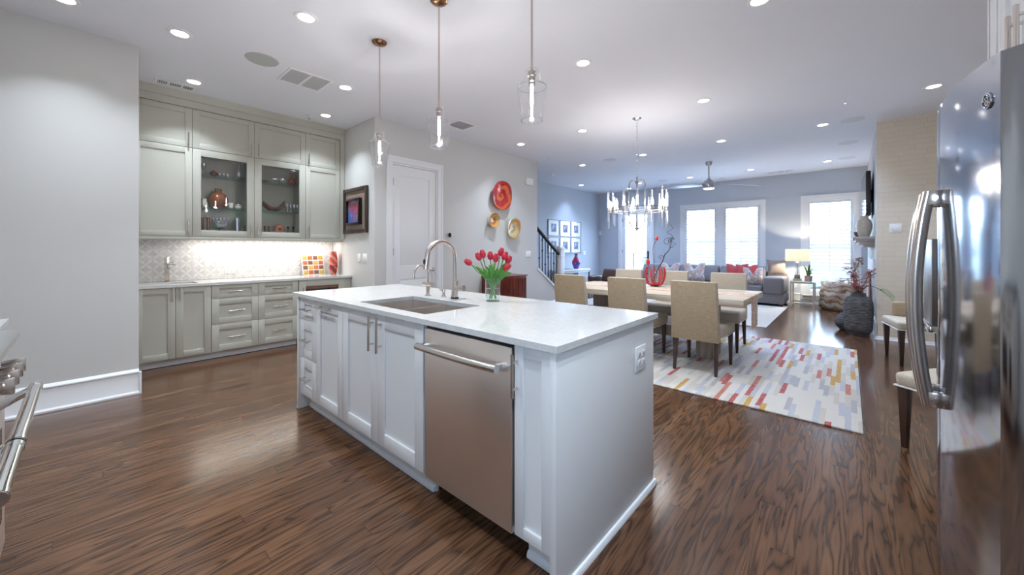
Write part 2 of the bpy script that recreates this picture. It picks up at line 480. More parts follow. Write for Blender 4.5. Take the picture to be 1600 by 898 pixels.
def print_material(name, base, c1, c2, c3, sc=9.0):
    g = G(name)
    o = g.tc.outputs['Object']; x, y, z = g.xyz(o)
    n = g.noise(o, sc, 3, 0.6, 1.4); n2 = g.noise(g.comb(z, x, y), sc*1.3, 3, 0.6, 1.0)
    c = g.ramp(n, [(0.0, base), (0.44, base), (0.5, c1), (0.545, base), (0.60, c2), (0.66, base)])
    c = g.mix(g.math('GREATER_THAN', n2, 0.62), c, c3)
    g.color(c); g.b.inputs['Roughness'].default_value = 0.9
    return g.m
M_print = print_material('floral_print_fabric', (0.60, 0.55, 0.50), (0.12, 0.13, 0.22), (0.45, 0.14, 0.10), (0.52, 0.32, 0.22))
M_runner = print_material('embroidered_runner_fabric', (0.58, 0.54, 0.46), (0.45, 0.12, 0.06), (0.50, 0.25, 0.08), (0.35, 0.33, 0.3), 14.0)
M_tablewood = mat('whitewashed_wood', (0.62, 0.54, 0.43), 0.45, vary=0.25, nscale=9, stretch=(0.25, 3, 3), color2=(0.42, 0.34, 0.25))
M_pedwood = mat('weathered_wood', (0.40, 0.33, 0.26), 0.6, vary=0.4, nscale=9, stretch=(3, 3, 0.4))
M_redwood = mat('red_mahogany', (0.20, 0.035, 0.018), 0.3, vary=0.6, nscale=10, stretch=(2, 2, 0.3))
M_amber = mat('amber_glaze', (0.33, 0.10, 0.025), 0.12, vary=0.5, nscale=9, color2=(0.16, 0.05, 0.02), coat=0.6)
M_porc = mat('white_porcelain', (0.80, 0.78, 0.74), 0.15)
M_leaf = mat('fresh_green_leaf', (0.085, 0.30, 0.04), 0.45, vary=0.4, nscale=12, sub=0.1)
M_tulip = mat('red_tulip_petal', (0.58, 0.018, 0.045), 0.45, vary=0.25, nscale=30)
M_stone = mat('grey_textured_stone', (0.15, 0.145, 0.15), 0.75, vary=0.5, nscale=16, stretch=(1, 1, 4.5), color2=(0.05, 0.048, 0.05), bump=0.8, bdist=0.01)
M_ceramic = mat('pale_crackle_ceramic', (0.64, 0.58, 0.49), 0.35, vary=0.2, nscale=18)
M_brown = mat('brown_leather', (0.09, 0.05, 0.035), 0.4)
M_twig = mat('dark_twig', (0.05, 0.035, 0.03), 0.7)
M_blossom = mat('pink_blossom', (0.55, 0.17, 0.17), 0.6, vary=0.5, nscale=20, color2=(0.62, 0.36, 0.34))
# ---------------------------------------------------------------- the room shell
XL, XP, XS, XR, XF = -4.65, -4.742, -6.05, 1.05, 0.29     # left wall, pantry wall, stair wall, right wall, fireplace face
YB, YF, YK = 11.05, -0.90, 2.58                              # window wall, range wall, picture wall
MB().box(-6.4, 1.4, -1.2, 11.25, -0.12, 0.0).struct('floor', M_floor)
MB().box(-6.4, 1.4, -1.2, 11.25, H, H+0.12).struct('ceiling', M_ceil)
MB().box(XS-0.15, XL, YF, 0.32, 0, H).struct('wall_left', M_wall)
MB().box(XS-0.15, XS, 0.32, YB, 0, H).struct('wall_stair', M_wall_cast)
MB().box(XS, XP, YK, YK+0.1, 0, H).struct('wall_picture', M_wall)
# pantry wall with its door opening
dy0, dy1, dz = 2.835, 3.615, 2.465
b = MB(); b.box(XP-0.12, XP, YK+0.1, dy0, 0, H); b.box(XP-0.12, XP, dy1, 6.12, 0, H); b.box(XP-0.12, XP, dy0, dy1, dz, H)
b.prism([(6.12, 0), (6.97, 0), (6.97, 0.30), (6.12, 0.865)], 'x', XP-0.12, XP)
b.struct('wall_pantry', M_wall)
wx0, wx1, wz0, wz1 = 0.05, 0.85, 1.3, 2.1
b = MB(); b.box(XS-0.15, wx0, YF-0.15, YF, 0, H); b.box(wx1, XR+0.15, YF-0.15, YF, 0, H); b.box(wx0, wx1, YF-0.15, YF, 0, wz0); b.box(wx0, wx1, YF-0.15, YF, wz1, H)
b.struct('wall_front', M_wall)
# unseen window added behind the camera to throw daylight on the island front
b = MB(); b.box(wx0-0.1, wx0, YF, YF+0.02, wz0-0.07, wz1+0.1); b.box(wx1, wx1+0.1, YF, YF+0.02, wz0-0.07, wz1+0.1); b.box(wx0, wx1, YF, YF+0.02, wz1, wz1+0.1); b.box(wx0-0.1, wx1+0.1, YF-0.15, YF+0.04, wz0-0.03, wz0, 0.003)
kw = b.struct('added_fill_window', M_trim)
b = MB()
for x in (wx0, wx1-0.04): b.box(x, x+0.04, YF-0.12, YF-0.07, wz0, wz1)
for z in (wz0, wz1-0.04): b.box(wx0+0.04, wx1-0.04, YF-0.12, YF-0.07, z, z+0.04)
b.part('window_frame', M_trim, kw)
MB().box(wx0+0.04, wx1-0.04, YF-0.10, YF-0.096, wz0+0.04, wz1-0.04).part('window_pane', M_pane, kw)
MB().box(XR, XR+0.15, YF, 7.34, 0, H).struct('wall_right', M_wall)
b = MB(); b.box(XF+0.008, XR+0.15, 7.348, YB, 0, H); b.struct('wall_fireplace', M_wall)
MB().box(XF, XR, 7.33, 7.348, 0.0, H).struct('wall_brick', M_brick)
# window wall with a door and two window openings
D0, D1, DT = -5.27, -4.36, 2.42
A0, A1, AB, AT = -3.42, -1.62, 0.55, 2.385
C0, C1, CB, CT = -0.735, 0.10, 0.22, 2.385
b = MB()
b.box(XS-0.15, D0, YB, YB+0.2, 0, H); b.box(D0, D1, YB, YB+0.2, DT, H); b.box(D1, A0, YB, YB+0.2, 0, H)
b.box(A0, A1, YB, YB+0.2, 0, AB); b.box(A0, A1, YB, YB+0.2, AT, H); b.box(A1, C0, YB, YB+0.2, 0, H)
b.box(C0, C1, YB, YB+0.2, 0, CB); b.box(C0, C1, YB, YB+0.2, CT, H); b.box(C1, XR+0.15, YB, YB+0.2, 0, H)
b.struct('wall_back', M_wall_cast)

def baseboard(name, pts, h=0.19, t=0.016, flip=1):
    """profiled baseboard along a wall line, standing off to the left of the walking direction"""
    b = MB()
    for (x0, y0), (x1, y1) in zip(pts, pts[1:]):
        d = Vector((x1-x0, y1-y0, 0)).normalized(); n = Vector((-d.y, d.x, 0))*flip
        prof = [(0, 0.0), (t+0.012, 0.0), (t+0.012, 0.014), (t+0.002, 0.026), (t, 0.03), (t, h-0.035), (t+0.006, h-0.03), (t+0.006, h-0.02), (0.006, h), (0, h)]
        A = [b.bm.verts.new((x0+n.x*p, y0+n.y*p, z)) for p, z in prof]; B = [b.bm.verts.new((x1+n.x*p, y1+n.y*p, z)) for p, z in prof]
        fs = [b.bm.faces.new((A[i], B[i], B[i+1], A[i+1])) for i in range(len(prof)-1)] + [b.bm.faces.new(A), b.bm.faces.new(B[::-1])]
        bmesh.ops.recalc_face_normals(b.bm, faces=fs)
    return b
b = baseboard('', [(XL, YF), (XL, 0.32)], 0.215, flip=-1); b.box(XL, XL+0.028, 0.32, 0.336, 0, 0.19); b.struct('baseboard_left', M_trim)
baseboard('', [(XP, YK), (XP, 2.745)], flip=-1).struct('baseboard_picture', M_trim)
b = baseboard('', [(XP, 3.705), (XP, 6.98)], 0.16, flip=-1); b.struct('baseboard_pantry', M_trim)
b = baseboard('', [(XS, 7.2), (XS, YB), (-5.37, YB)], 0.16, flip=-1); b.struct('baseboard_stair', M_trim)
b = baseboard('', [(-4.22, YB), (-3.55, YB)], 0.22, flip=-1); b.struct('baseboard_back', M_trim)
baseboard('', [(-1.50, YB), (-0.85, YB)], 0.24, flip=-1).struct('baseboard_back', M_trim)
b = baseboard('', [(XF, 7.33), (XR, 7.33)], 0.05, 0.008, flip=-1)
b.struct('baseboard_brick', M_trim)
baseboard('', [(XF+0.008, YB), (XF+0.008, 7.33)], 0.24, flip=-1).struct('baseboard_fireplace', M_trim)
baseboard('', [(XR, 7.33), (XR, 2.6)], 0.16, flip=-1).struct('baseboard_right', M_trim)

M_louvre = mat('louvre_paint', (0.56, 0.57, 0.60), 0.5)
# ---------------------------------------------------------------- windows with plantation shutters
def casing(b, x0, x1, z0, z1, y, w=0.10, sill=False):
    """outer edges x0..x1, up to z1"""
    for a0, a1 in ((x0, x0+w), (x1-w, x1)):
        b.box(a0, a1, y-0.020, y, z0, z1-w); b.box(a0+0.012, a1-0.03, y-0.028, y-0.020, z0, z1-w)
    b.box(x0, x1, y-0.020, y, z1-w, z1); b.box(x0, x1, y-0.030, y-0.02, z1-0.03, z1)
    b.box(x0+0.03, x1-0.03, y-0.028, y-0.020, z1-w+0.02, z1-0.03)
def shutter(parent, x0, x1, z0, z1, y):
    b = MB(); st = 0.052
    b.box(x0, x0+st, y, y+0.03, z0, z1, 0.003); b.box(x1-st, x1, y, y+0.03, z0, z1, 0.003)
    b.box(x0+st, x1-st, y, y+0.03, z0, z0+0.09, 0.003); b.box(x0+st, x1-st, y, y+0.03, z1-0.065, z1, 0.003)
    s = b.part('shutter', M_trim, parent)
    m = MB(); zz = z0+0.09+0.045
    while zz < z1-0.075:
        t = math.radians(-22)
        c = Vector((0, y+0.016, zz)); dx = 0.040*math.cos(t); dz = 0.040*math.sin(t); k = 0.0045
        p = [(c.y-dx, c.z-dz-k*0.4), (c.y, c.z-k), (c.y+dx, c.z+dz-k*0.4), (c.y+dx, c.z+dz+k*0.4), (c.y, c.z+k), (c.y-dx, c.z-dz+k*0.4)]
        m.prism(p, 'x', x0+st+0.002, x1-st-0.002); zz += 0.083
    m.part('louvre_blades', M_louvre, s, kind='stuff')
    MB().box((x0+x1)/2-0.005, (x0+x1)/2+0.005, y-0.034, y-0.024, z0+0.12, z1-0.09).part('tilt_rod', M_trim, s)
def window(name, x0, x1, z0, z1, out0, out1, top, panels, sill=False):
    b = MB(); casing(b, out0, out1, z0 if not sill else z0, top, YB)
    b.box(x0, x0+0.02, YB, YB+0.17, z0, z1); b.box(x1-0.02, x1, YB, YB+0.17, z0, z1); b.box(x0+0.02, x1-0.02, YB, YB+0.17, z1-0.02, z1)
    b.box(x0-0.07, x1+0.07, YB-0.055, YB+0.17, z0-0.03, z0, 0.004); b.box(out0+0.01, out1-0.01, YB-0.018, YB, z0-0.11, z0-0.03)
    w = b.struct(name, M_trim)
    f = MB(); p = MB()
    for i, (a0, a1) in enumerate(panels):
        f.box(a0-0.03, a0+0.03, YB+0.10, YB+0.15, z0, z1-0.02); f.box(a1-0.03, a1+0.03, YB+0.10, YB+0.15, z0, z1-0.02)
        f.box(a0+0.03, a1-0.03, YB+0.10, YB+0.15, z0, z0+0.05); f.box(a0+0.03, a1-0.03, YB+0.10, YB+0.15, z1-0.07, z1-0.02)
        f.box(a0+0.03, a1-0.03, YB+0.105, YB+0.145, (z0+z1)/2-0.02, (z0+z1)/2+0.02)
        p.box(a0+0.03, a1-0.03, YB+0.122, YB+0.126, z0+0.05, z1-0.07)
    f.part('window_frame', M_trim, w); p.part('window_pane', M_pane, w)
    for a0, a1 in panels: shutter(w, a0, a1, z0+0.003, z1-0.024, YB+0.005)
    return w
w = window('window_1', A0, A1, AB, AT, -3.52, -1.52, 2.475, [(-3.398, -2.605), (-2.435, -1.642)])
MB().box(-2.603, -2.437, YB-0.012, YB+0.15, AB, AT-0.02).part('window_mullion', M_trim, w)
window('window_2', C0, C1, CB, CT, -0.835, 0.20, 2.485, [(-0.713, 0.078)], True)

# glazed patio door
b = MB(); casing(b, D0-0.11, D1+0.11, 0, DT+0.09, YB, 0.11)
b.box(D0, D0+0.02, YB, YB+0.17, 0, DT); b.box(D1-0.02, D1, YB, YB+0.17, 0, DT); b.box(D0+0.02, D1-0.02, YB, YB+0.17, DT-0.02, DT)
door = b.struct('door_1', M_trim)
b = MB(); x0, x1, y0 = D0+0.024, D1-0.024, YB+0.02
b.box(x0, x0+0.10, y0, y0+0.045, 0.01, DT-0.025); b.box(x1-0.10, x1, y0, y0+0.045, 0.01, DT-0.025)
b.box(x0+0.10, x1-0.10, y0, y0+0.045, 0.01, 0.26); b.box(x0+0.10, x1-0.10, y0, y0+0.045, DT-0.14, DT-0.025)
b.part('door_leaf', M_trim, door)
MB().box(x0+0.10, x1-0.10, y0+0.02, y0+0.026, 0.26, DT-0.14).part('door_pane', M_pane, door)
b = MB()
for i in range(1, 14): b.box(x0+0.10, x1-0.10, y0+0.006, y0+0.014, 0.26+i*0.145, 0.26+i*0.145+0.006)
for i in (1,): b.box((x0+x1)/2-0.004, (x0+x1)/2+0.004, y0+0.006, y0+0.014, 0.26, DT-0.14)
b.part('blind_slats', M_trim, door)
b = MB(); b.box(x1-0.075, x1-0.03, y0-0.012, y0, 0.93, 1.20, 0.004); b.tube([(x1-0.052, y0-0.01, 1.0), (x1-0.052, y0-0.05, 1.0), (x1-0.16, y0-0.05, 1.0)], 0.009)
b.lathe([(0, y0-0.03), (0.022, y0-0.03), (0.022, y0)], (x1-0.052, 0, 1.15), 16, 'y'); b.part('door_handle', M_black, door)
b = MB()
for z in (0.25, 1.2, 2.15): b.box(D0+0.015, D0+0.035, YB+0.0, YB+0.02, z-0.05, z+0.05)
b.part('door_hinge', M_nickel, door)

# panelled pantry door
b = MB()
for a0, a1 in ((2.745, dy0), (dy1, 3.705)):
    b.box(XP, XP+0.018, a0, a1, 0, 2.47); b.box(XP+0.018, XP+0.026, (a0 if a0 < 3 else a1-0.03), (a0+0.03 if a0 < 3 else a1), 0, 2.555)
b.box(XP, XP+0.018, 2.745, 3.705, 2.47, 2.555); b.box(XP+0.018, XP+0.026, 2.775, 3.675, 2.525, 2.555)
b.box(XP-0.12, XP, dy0, dy0+0.02, 0, dz); b.box(XP-0.12, XP, dy1-0.02, dy1, 0, dz); b.box(XP-0.12, XP, dy0+0.02, dy1-0.02, dz-0.02, dz)
pd = b.struct('door_2', M_trim)
def door_leaf(b, X, y0, y1, z0, z1, t=0.04, panels=()):
    """leaf facing +X with sunk, bevelled panels"""
    b.box(X-t, X-0.012, y0, y1, z0, z1)
    ys = sorted({y0, y1} | {p[0] for p in panels} | {p[1] for p in panels}); zs = sorted({z0, z1} | {p[2] for p in panels} | {p[3] for p in panels})
    for a, c in zip(ys, ys[1:]):
        for d, e in zip(zs, zs[1:]):
            if not any(p[0] <= a and c <= p[1] and p[2] <= d and e <= p[3] for p in panels): b.box(X-0.012, X, a, c, d, e)
    for p in panels:
        m = 0.025
        b.hexa([(X-0.012, p[0]+0.004, p[2]+0.004), (X-0.012, p[1]-0.004, p[2]+0.004), (X-0.012, p[1]-0.004, p[3]-0.004), (X-0.012, p[0]+0.004, p[3]-0.004),
                (X-0.003, p[0]+m, p[2]+m), (X-0.003, p[1]-m, p[2]+m), (X-0.003, p[1]-m, p[3]-m), (X-0.003, p[0]+m, p[3]-m)])
b = MB(); door_leaf(b, XP-0.018, dy0+0.023, dy1-0.023, 0.008, dz-0.024, 0.04, [(dy0+0.14, dy1-0.14, 1.02, dz-0.16), (dy0+0.14, dy1-0.14, 0.24, 0.83)])
b.part('door_leaf', M_trim, pd)
b = MB()
for z in (0.32, 1.22, 2.2): b.box(XP-0.02, XP-0.008, dy0+0.012, dy0+0.03, z-0.05, z+0.05)
b.part('door_hinge', M_nickel, pd)
b = MB(); hy = dy1-0.075; b.lathe([(0, XP-0.004), (0.026, XP-0.004), (0.026, XP-0.018)], (0, hy, 0.95), 20, 'x')
b.tube([(XP-0.018, hy, 0.95), (XP+0.03, hy, 0.95)], 0.009); b.box(XP+0.022, XP+0.036, hy-0.115, hy+0.012, 0.938, 0.962, 0.004)
b.part('door_handle', M_nickel, pd)

# crown and filler over the wall cabinets
b = MB(); b.prism([(-6.0, 2.87), (-5.615, 2.87), (-5.615, 2.945), (-5.605, 2.95), (-5.605, 2.975), (-5.58, 3.015), (-5.575, H), (-6.0, H)], 'y', 0.335, 2.575)
b.struct('trim_1', M_cab)
b = MB(); b.box(-5.65, -5.625, 0.335, 2.56, 1.366, 1.3995, 0.003); b.struct('trim_2', M_cab)
MB().box(-5.63, -5.615, 2.515, 2.575, 1.40, 2.87).struct('trim_3', M_cab)
MB().box(XS, XS+0.02, 0.325, 2.575, 0.88, 1.40).struct('wall_backsplash', M_splash)

# stairs climbing behind the pantry wall, with their handrail
b = MB()
for i in range(9):
    y = 6.90-i*0.265; b.box(XS+0.02, XP-0.13, y-0.265-0.0, y, 0, 0.18*(i+1)-0.03); b.box(XS+0.02, XP-0.13, y-0.265, y+0.025, 0.18*(i+1)-0.03, 0.18*(i+1))
b.struct('stairs', M_dwood)
b = MB(); b.prism([(6.125, 0.84), (6.96, 0.285), (6.96, 0.335), (6.125, 0.89)], 'x', XP-0.135, XP+0.018)
b.struct('trim_4', M_trim)
rail = thing('stair_railing', 'black iron stair railing with knuckled balusters beside the white newel post', 'railing', (-4.8, 6.55, 0.6))
b = MB(); b.prism([(6.13, 1.70), (6.975, 1.125), (6.975, 1.18), (6.13, 1.76)], 'x', -4.84, -4.775, 0.01); b.part('handrail', M_black, rail)
for i in range(8):
    y = 6.17+i*0.104; zb = 0.885-(y-6.13)*0.665; zt = 1.705-(y-6.13)*0.68
    b = MB(); b.box(-4.814, -4.800, y-0.007, y+0.007, zb-0.02, zt+0.01)
    k = zb+(zt-zb)*(0.35 if i % 2 else 0.62)
    for kz in ((k, k+0.22) if i % 2 == 0 and i else (k,)): b.ball((-4.807, y, kz), 0.019, (1, 1, 1.3), 10, 8)
    b.part('baluster', M_black, rail)
b = MB(); b.box(-4.90, -4.75, 6.985, 7.135, 0, 1.24, 0.004); b.box(-4.915, -4.735, 6.97, 7.15, 0, 0.2, 0.004)
b.box(-4.91, -4.74, 6.975, 7.145, 1.08, 1.11, 0.004); b.box(-4.92, -4.73, 6.965, 7.155, 1.24, 1.28, 0.006)
b.prism([(-4.905, 1.28), (-4.745, 1.28), (-4.79, 1.325), (-4.86, 1.325)], 'y', 6.98, 7.14)
b.single('newel_post', M_trim, 'square white newel post with a cap at the foot of the stairs', 'post', (-4.825, 7.06, 0))

# outside, beyond the glass
M_deck = mat('pale_patio_paving', (0.30, 0.30, 0.29), 0.8, vary=0.1)
MB().box(-30, 25, -25, 40, -0.3, -0.13).struct('ground', M_deck)
M_hedge = mat('hedge_green', (0.34, 0.37, 0.33), 0.8, vary=0.5, nscale=3)
# ---------------------------------------------------------------- ceiling fixtures
def downlight():
    t = thing('recessed_downlight', 'x', 'ceiling light', (0, 0, H))
    MB().lathe([(0.055, -0.001), (0.057, -0.006), (0.078, -0.006), (0.082, 0.0)], (0, 0, H), 32, closed=True).part('trim_ring', M_white, t)
    MB().lathe([(0, -0.0035), (0.056, -0.0035), (0.056, -0.0005), (0, -0.0005)], (0, 0, H), 32).part('lens', M_glow, t)
    return t
proto = downlight()
DL = [(-4.109, 0.524, 'recessed ceiling light in the row nearest the plain left wall, by the round grey speaker'),
 (-3.104, 1.127, 'recessed ceiling light over the floor in front of the island drawers'),
 (-5.185, 0.774, 'recessed ceiling light close to the slotted vent over the wall cabinets'),
 (-4.126, 1.904, 'recessed ceiling light beside the double return air grille'),
 (-5.182, 2.126, 'recessed ceiling light beside the sprinkler over the wall cabinets'),
 (-1.89, 3.15, 'recessed ceiling light between the pendant lamps and the chandelier'),
 (-4.14, 4.896, 'recessed ceiling light nearest the wall with the glass plates'),
 (-2.982, 4.95, 'recessed ceiling light just beside the chandelier, on the side of the glass plates'),
 (-1.294, 4.902, 'recessed ceiling light just beside the chandelier, on the side of the brick'),
 (-1.562, 6.928, 'recessed ceiling light between the chandelier and the ceiling fan, on the brick side'),
 (-2.895, 6.972, 'recessed ceiling light right behind the chandelier chain'),
 (-0.277, 6.98, 'recessed ceiling light beside the first white speaker by the fireplace wall'),
 (0.691, 6.132, 'recessed ceiling light in front of the cream brick pillar'),
 (-4.199, 6.971, 'recessed ceiling light over the foot of the stairs'),
 (-5.546, 9.14, 'recessed ceiling light over the framed prints'),
 (-2.938, 9.944, 'recessed ceiling light between the far speaker and the fan'),
 (-4.819, 10.6, 'recessed ceiling light before the glazed patio door, farthest one'),
 (-4.213, 9.912, 'recessed ceiling light seen through the top of the chandelier frame'),
 (-1.638, 9.881, 'recessed ceiling light beyond the fan blade, over the sofa'),
 (-0.32, 9.936, 'recessed ceiling light before the single shuttered window'),
 (-0.474, 3.19, 'recessed ceiling light at the top edge of the photo, before the fridge'),
 (-4.155, -0.093, 'recessed ceiling light at the top edge of the photo, over the plain left wall')]
ADDED_FILL = [(0.0, 1.25, 'added unseen fill light over the floor between island and fridge'), (-2.9, -0.15, 'added unseen fill light over the counter end past the range'), (-1.75, -0.15, 'added unseen fill light over the cooking range'), (-0.3, 0.3, 'added unseen fill light over the floor between range and fridge')]  # out-of-view lamps added to brighten the island and range side
for i, (x, y, lab) in enumerate(DL + ADDED_FILL):
    o = proto if i == 0 else dup(proto, (x, y, H))
    o.location = (x, y, H); o['label'] = lab; o['group'] = 'recessed ceiling lights'
    OFF[o] = Vector((x, y, H))
    lamp('downlight_beam', o, 'AREA', (x, y, H-0.008), DOWN_W*(0.42 if x < -4 and y < 0.7 else 0.75 if x < -5 and y < 3 else 1.0), DOWN_COOL if y > 6.5 else DOWN_MID if y > 4 else DOWN_COL, 0.105, spread=math.radians(100))

def disc(name, x, y, r, m, label, cat, group=None, th=0.006):
    return MB().lathe([(0, -th), (r-0.006, -th), (r, 0.0), (0, 0.0)], (x, y, H), 40).single(name, m, label, cat, (x, y, H), group)
disc('ceiling_speaker', -4.103, 1.107, 0.135, M_grille, 'large round grey speaker grille in the kitchen ceiling', 'speaker', 'ceiling speakers')
for x, y, r, l in ((0.038, 6.988, 0.13, 'round white ceiling speaker nearest the brick pillar'), (-0.01, 8.455, 0.13, 'round white ceiling speaker in the middle of the three by the television'),
                   (-0.021, 9.877, 0.13, 'round white ceiling speaker nearest the single window'), (-3.596, 9.948, 0.13, 'round ceiling speaker between chandelier frame and fan, toward the window wall'),
                   (-3.559, 6.953, 0.13, 'round ceiling speaker above and left of the chandelier'), (-2.376, 10.6, 0.09, 'small round ceiling speaker right behind the fan')):
    disc('ceiling_speaker', x, y, r, M_pgrille, l, 'speaker', 'ceiling speakers')
# vents
def vent(label, x0, x1, y0, y1, rot=0, slots=None, cells=1, along='y'):
    cx, cy = (x0+x1)/2, (y0+y1)/2
    t = thing('ceiling_vent', label, 'vent', (cx, cy, H), 'ceiling vents')
    b = MB(); e = 0.022
    b.box(x0, x1, y0, y0+e, H-0.007, H, 0.002); b.box(x0, x1, y1-e, y1, H-0.007, H, 0.002); b.box(x0, x0+e, y0+e, y1-e, H-0.007, H, 0.002); b.box(x1-e, x1, y0+e, y1-e, H-0.007, H, 0.002)
    for k in range(1, cells):
        if along == 'y': c = y0+(y1-y0)*k/cells; b.box(x0+e, x1-e, c-0.011, c+0.011, H-0.007, H)
        else: c = x0+(x1-x0)*k/cells; b.box(c-0.011, c+0.011, y0+e, y1-e, H-0.007, H)
    b.part('frame', M_white, t)
    b = MB(); n = slots
    for k in range(n):
        if along == 'y': c = y0+e+(y1-y0-2*e)*(k+0.5)/n; b.hexa([(x0+e, c-0.004, H-0.005), (x1-e, c-0.004, H-0.005), (x1-e, c-0.002, H-0.005), (x0+e, c-0.002, H-0.005), (x0+e, c+0.001, H-0.001), (x1-e, c+0.001, H-0.001), (x1-e, c+0.004, H-0.001), (x0+e, c+0.004, H-0.001)])
        else: c = x0+e+(x1-x0-2*e)*(k+0.5)/n; b.hexa([(c-0.004, y0+e, H-0.005), (c-0.002, y0+e, H-0.005), (c-0.002, y1-e, H-0.005), (c-0.004, y1-e, H-0.005), (c+0.001, y0+e, H-0.001), (c+0.004, y0+e, H-0.001), (c+0.004, y1-e, H-0.001), (c+0.001, y1-e, H-0.001)])
    b.part('slats', M_pgrille, t)
    MB().box(x0+e, x1-e, y0+e, y1-e, H-0.001, H-0.0004).part('backing', mat('vent_shadow_liner', (0.25, 0.24, 0.24), 0.9) if slots < 22 else mat('filter_liner', (0.66, 0.65, 0.66), 0.9), t)
vent('double square return air grille in the kitchen ceiling', -4.46, -4.07, 1.33, 1.75, cells=2, slots=34, along='y')
vent('narrow slotted supply vent over the wall cabinets', -5.50, -5.36, 0.49, 0.82, cells=3, slots=16)
vent('square ceiling vent over the pantry door wall', -4.30, -3.99, 3.41, 3.74, slots=30)
vent('slotted vent near the window wall, over the sofa end', -1.42, -0.93, 10.5, 10.64, cells=3, slots=18, along='x')
vent('slotted vent behind the chandelier frame, near the window wall', -3.9, -3.4, 10.62, 10.76, cells=3, slots=18, along='x')
# sprinklers and smoke detector
for x, y, l in ((-5.346, 1.98, 'small sprinkler head between the wall cabinets and a downlight'), (-0.029, 5.977, 'small sprinkler head before the brick pillar'), (-4.26, 5.847, 'small sprinkler head near the end of the pantry wall')):
    t = thing('sprinkler_head', l, 'sprinkler', (x, y, H), 'ceiling sprinklers')
    MB().lathe([(0, -0.008), (0.022, -0.008), (0.038, 0.0), (0, 0.0)], (x, y, H), 24).part('escutcheon', M_white, t)
    b = MB(); b.lathe([(0, -0.035), (0.008, -0.035), (0.008, -0.008), (0, -0.008)], (x, y, H), 12); b.lathe([(0, -0.052), (0.016, -0.05), (0.016, -0.047), (0, -0.047)], (x, y, H), 12)
    b.tube([(x-0.008, y, H-0.03), (x-0.012, y, H-0.042), (x, y, H-0.049), (x+0.012, y, H-0.042), (x+0.008, y, H-0.03)], 0.002, 6); b.part('deflector', M_chrome, t)
MB().lathe([(0, -0.04), (0.045, -0.038), (0.06, -0.02), (0.065, 0.0), (0, 0.0)], (-5.249, 7.358, H), 28).single('smoke_detector', M_white, 'small white domed smoke detector on the ceiling over the stairs', 'detector', (-5.249, 7.358, H))

# ---------------------------------------------------------------- pendant lamps over the island
def pendant(label, x, y, zb):
    t = thing('pendant_lamp', label, 'pendant light', (x, y, H), 'pendant lamps over the island')
    MB().lathe([(0, -0.03), (0.02, -0.03), (0.05, -0.018), (0.062, -0.006), (0.062, 0), (0, 0)], (x, y, H), 28).part('canopy', M_brass, t)
    z = zb+0.27
    MB().tube([(x, y, H-0.028), (x, y, z+0.02)], 0.0065, 10).part('rod', M_nickel, t)
    b = MB(); b.lathe([(0, zb+0.20), (0.018, zb+0.20), (0.02, zb+0.245), (0.024, zb+0.25), (0.024, zb+0.275), (0.008, zb+0.29), (0, zb+0.29)], (x, y, 0), 20)
    b.tube([(x-0.034, y, zb+0.262), (x+0.034, y, zb+0.262)], 0.004, 8); b.part('socket', M_nickel, t)
    out = [(0.028, .286), (0.040, .285), (0.044, .26), (0.050, .225), (0.052, .215), (0.082, .195), (0.084, .185), (0.078, .12), (0.066, .04), (0.062, .0)]
    ins = [(r-0.0035, h) for r, h in out[::-1]]
    MB().open().lathe([(r, zb+h) for r, h in out+ins], (x, y, 0), 40, closed=True).part('glass_shade', M_crystal2, t)
    b = MB(); b.lathe([(0.0585, zb-0.001), (0.0625, zb-0.001), (0.0625, zb+0.004), (0.0585, zb+0.004)], (x, y, 0), 40, closed=True); b.lathe([(0.080, zb+.187), (0.0845, zb+.187), (0.0845, zb+.191), (0.080, zb+.191)], (x, y, 0), 40, closed=True); b.part('glass_rim', M_crystal, t)
    MB().lathe([(0, .085), (0.006, .088), (0.009, .10), (0.009, .19), (0.006, .20), (0, .20)], (x, y, zb), 14).part('tubular_bulb', M_bulb, t)
    lamp('pendant_light', t, 'POINT', (x, y, zb+0.07), PEND_W, (1, 0.96, 0.93), 0.012)
M_crystal2 = glass('hand_blown_glass', (1, 1, 1), 0.95, 0.02, 0.02)
pendant('clear glass pendant lamp hanging nearest the wall cabinets', -3.005, 1.68, 1.975)
pendant('clear glass pendant lamp hanging over the sink, middle of the row', -2.185, 1.68, 1.985)
pendant('clear glass pendant lamp nearest the dining table, rod rising out of view', -1.34, 1.68, 1.985)

# ---------------------------------------------------------------- chandelier
M_gun = mat('antique_pewter', (0.30, 0.29, 0.30), 0.25, 0.9)
cx, cy, cz = -2.15, 4.98, 1.79
ch = thing('chandelier', 'nickel ring chandelier with clear glass rods and candle bulbs over the dining table', 'chandelier', (cx, cy, H))
MB().lathe([(0, -0.028), (0.02, -0.028), (0.055, -0.012), (0.065, 0), (0, 0)], (cx, cy, H), 28).part('canopy', M_chrome, ch)
b = MB(); z = H-0.03; i = 0
while z > 2.235:
    a = (i % 2)*PI/2; pts = [(cx+0.010*math.cos(a)*math.cos(k*PI/4), cy+0.010*math.sin(a)*math.cos(k*PI/4), z-0.020+0.024*math.sin(k*PI/4)) for k in range(8)]
    b.tube(pts, 0.0025, 6, closed=True); z -= 0.038; i += 1
b.part('chain', M_chrome, ch)
b = MB()
for k in range(4):
    a = k*PI/2+0.45; c, s = math.cos(a), math.sin(a)
    P = smoothpts([(cx+c*r, cy+s*r, z) for r, z in ((0.012, 2.15), (0.03, 2.185), (0.07, 2.19), (0.098, 2.15), (0.102, 2.08), (0.102, 1.90), (0.102, 1.68), (0.098, 1.62), (0.06, 1.565), (0.012, 1.535))], 5)
    b.tube(P, 0.0085, 8)
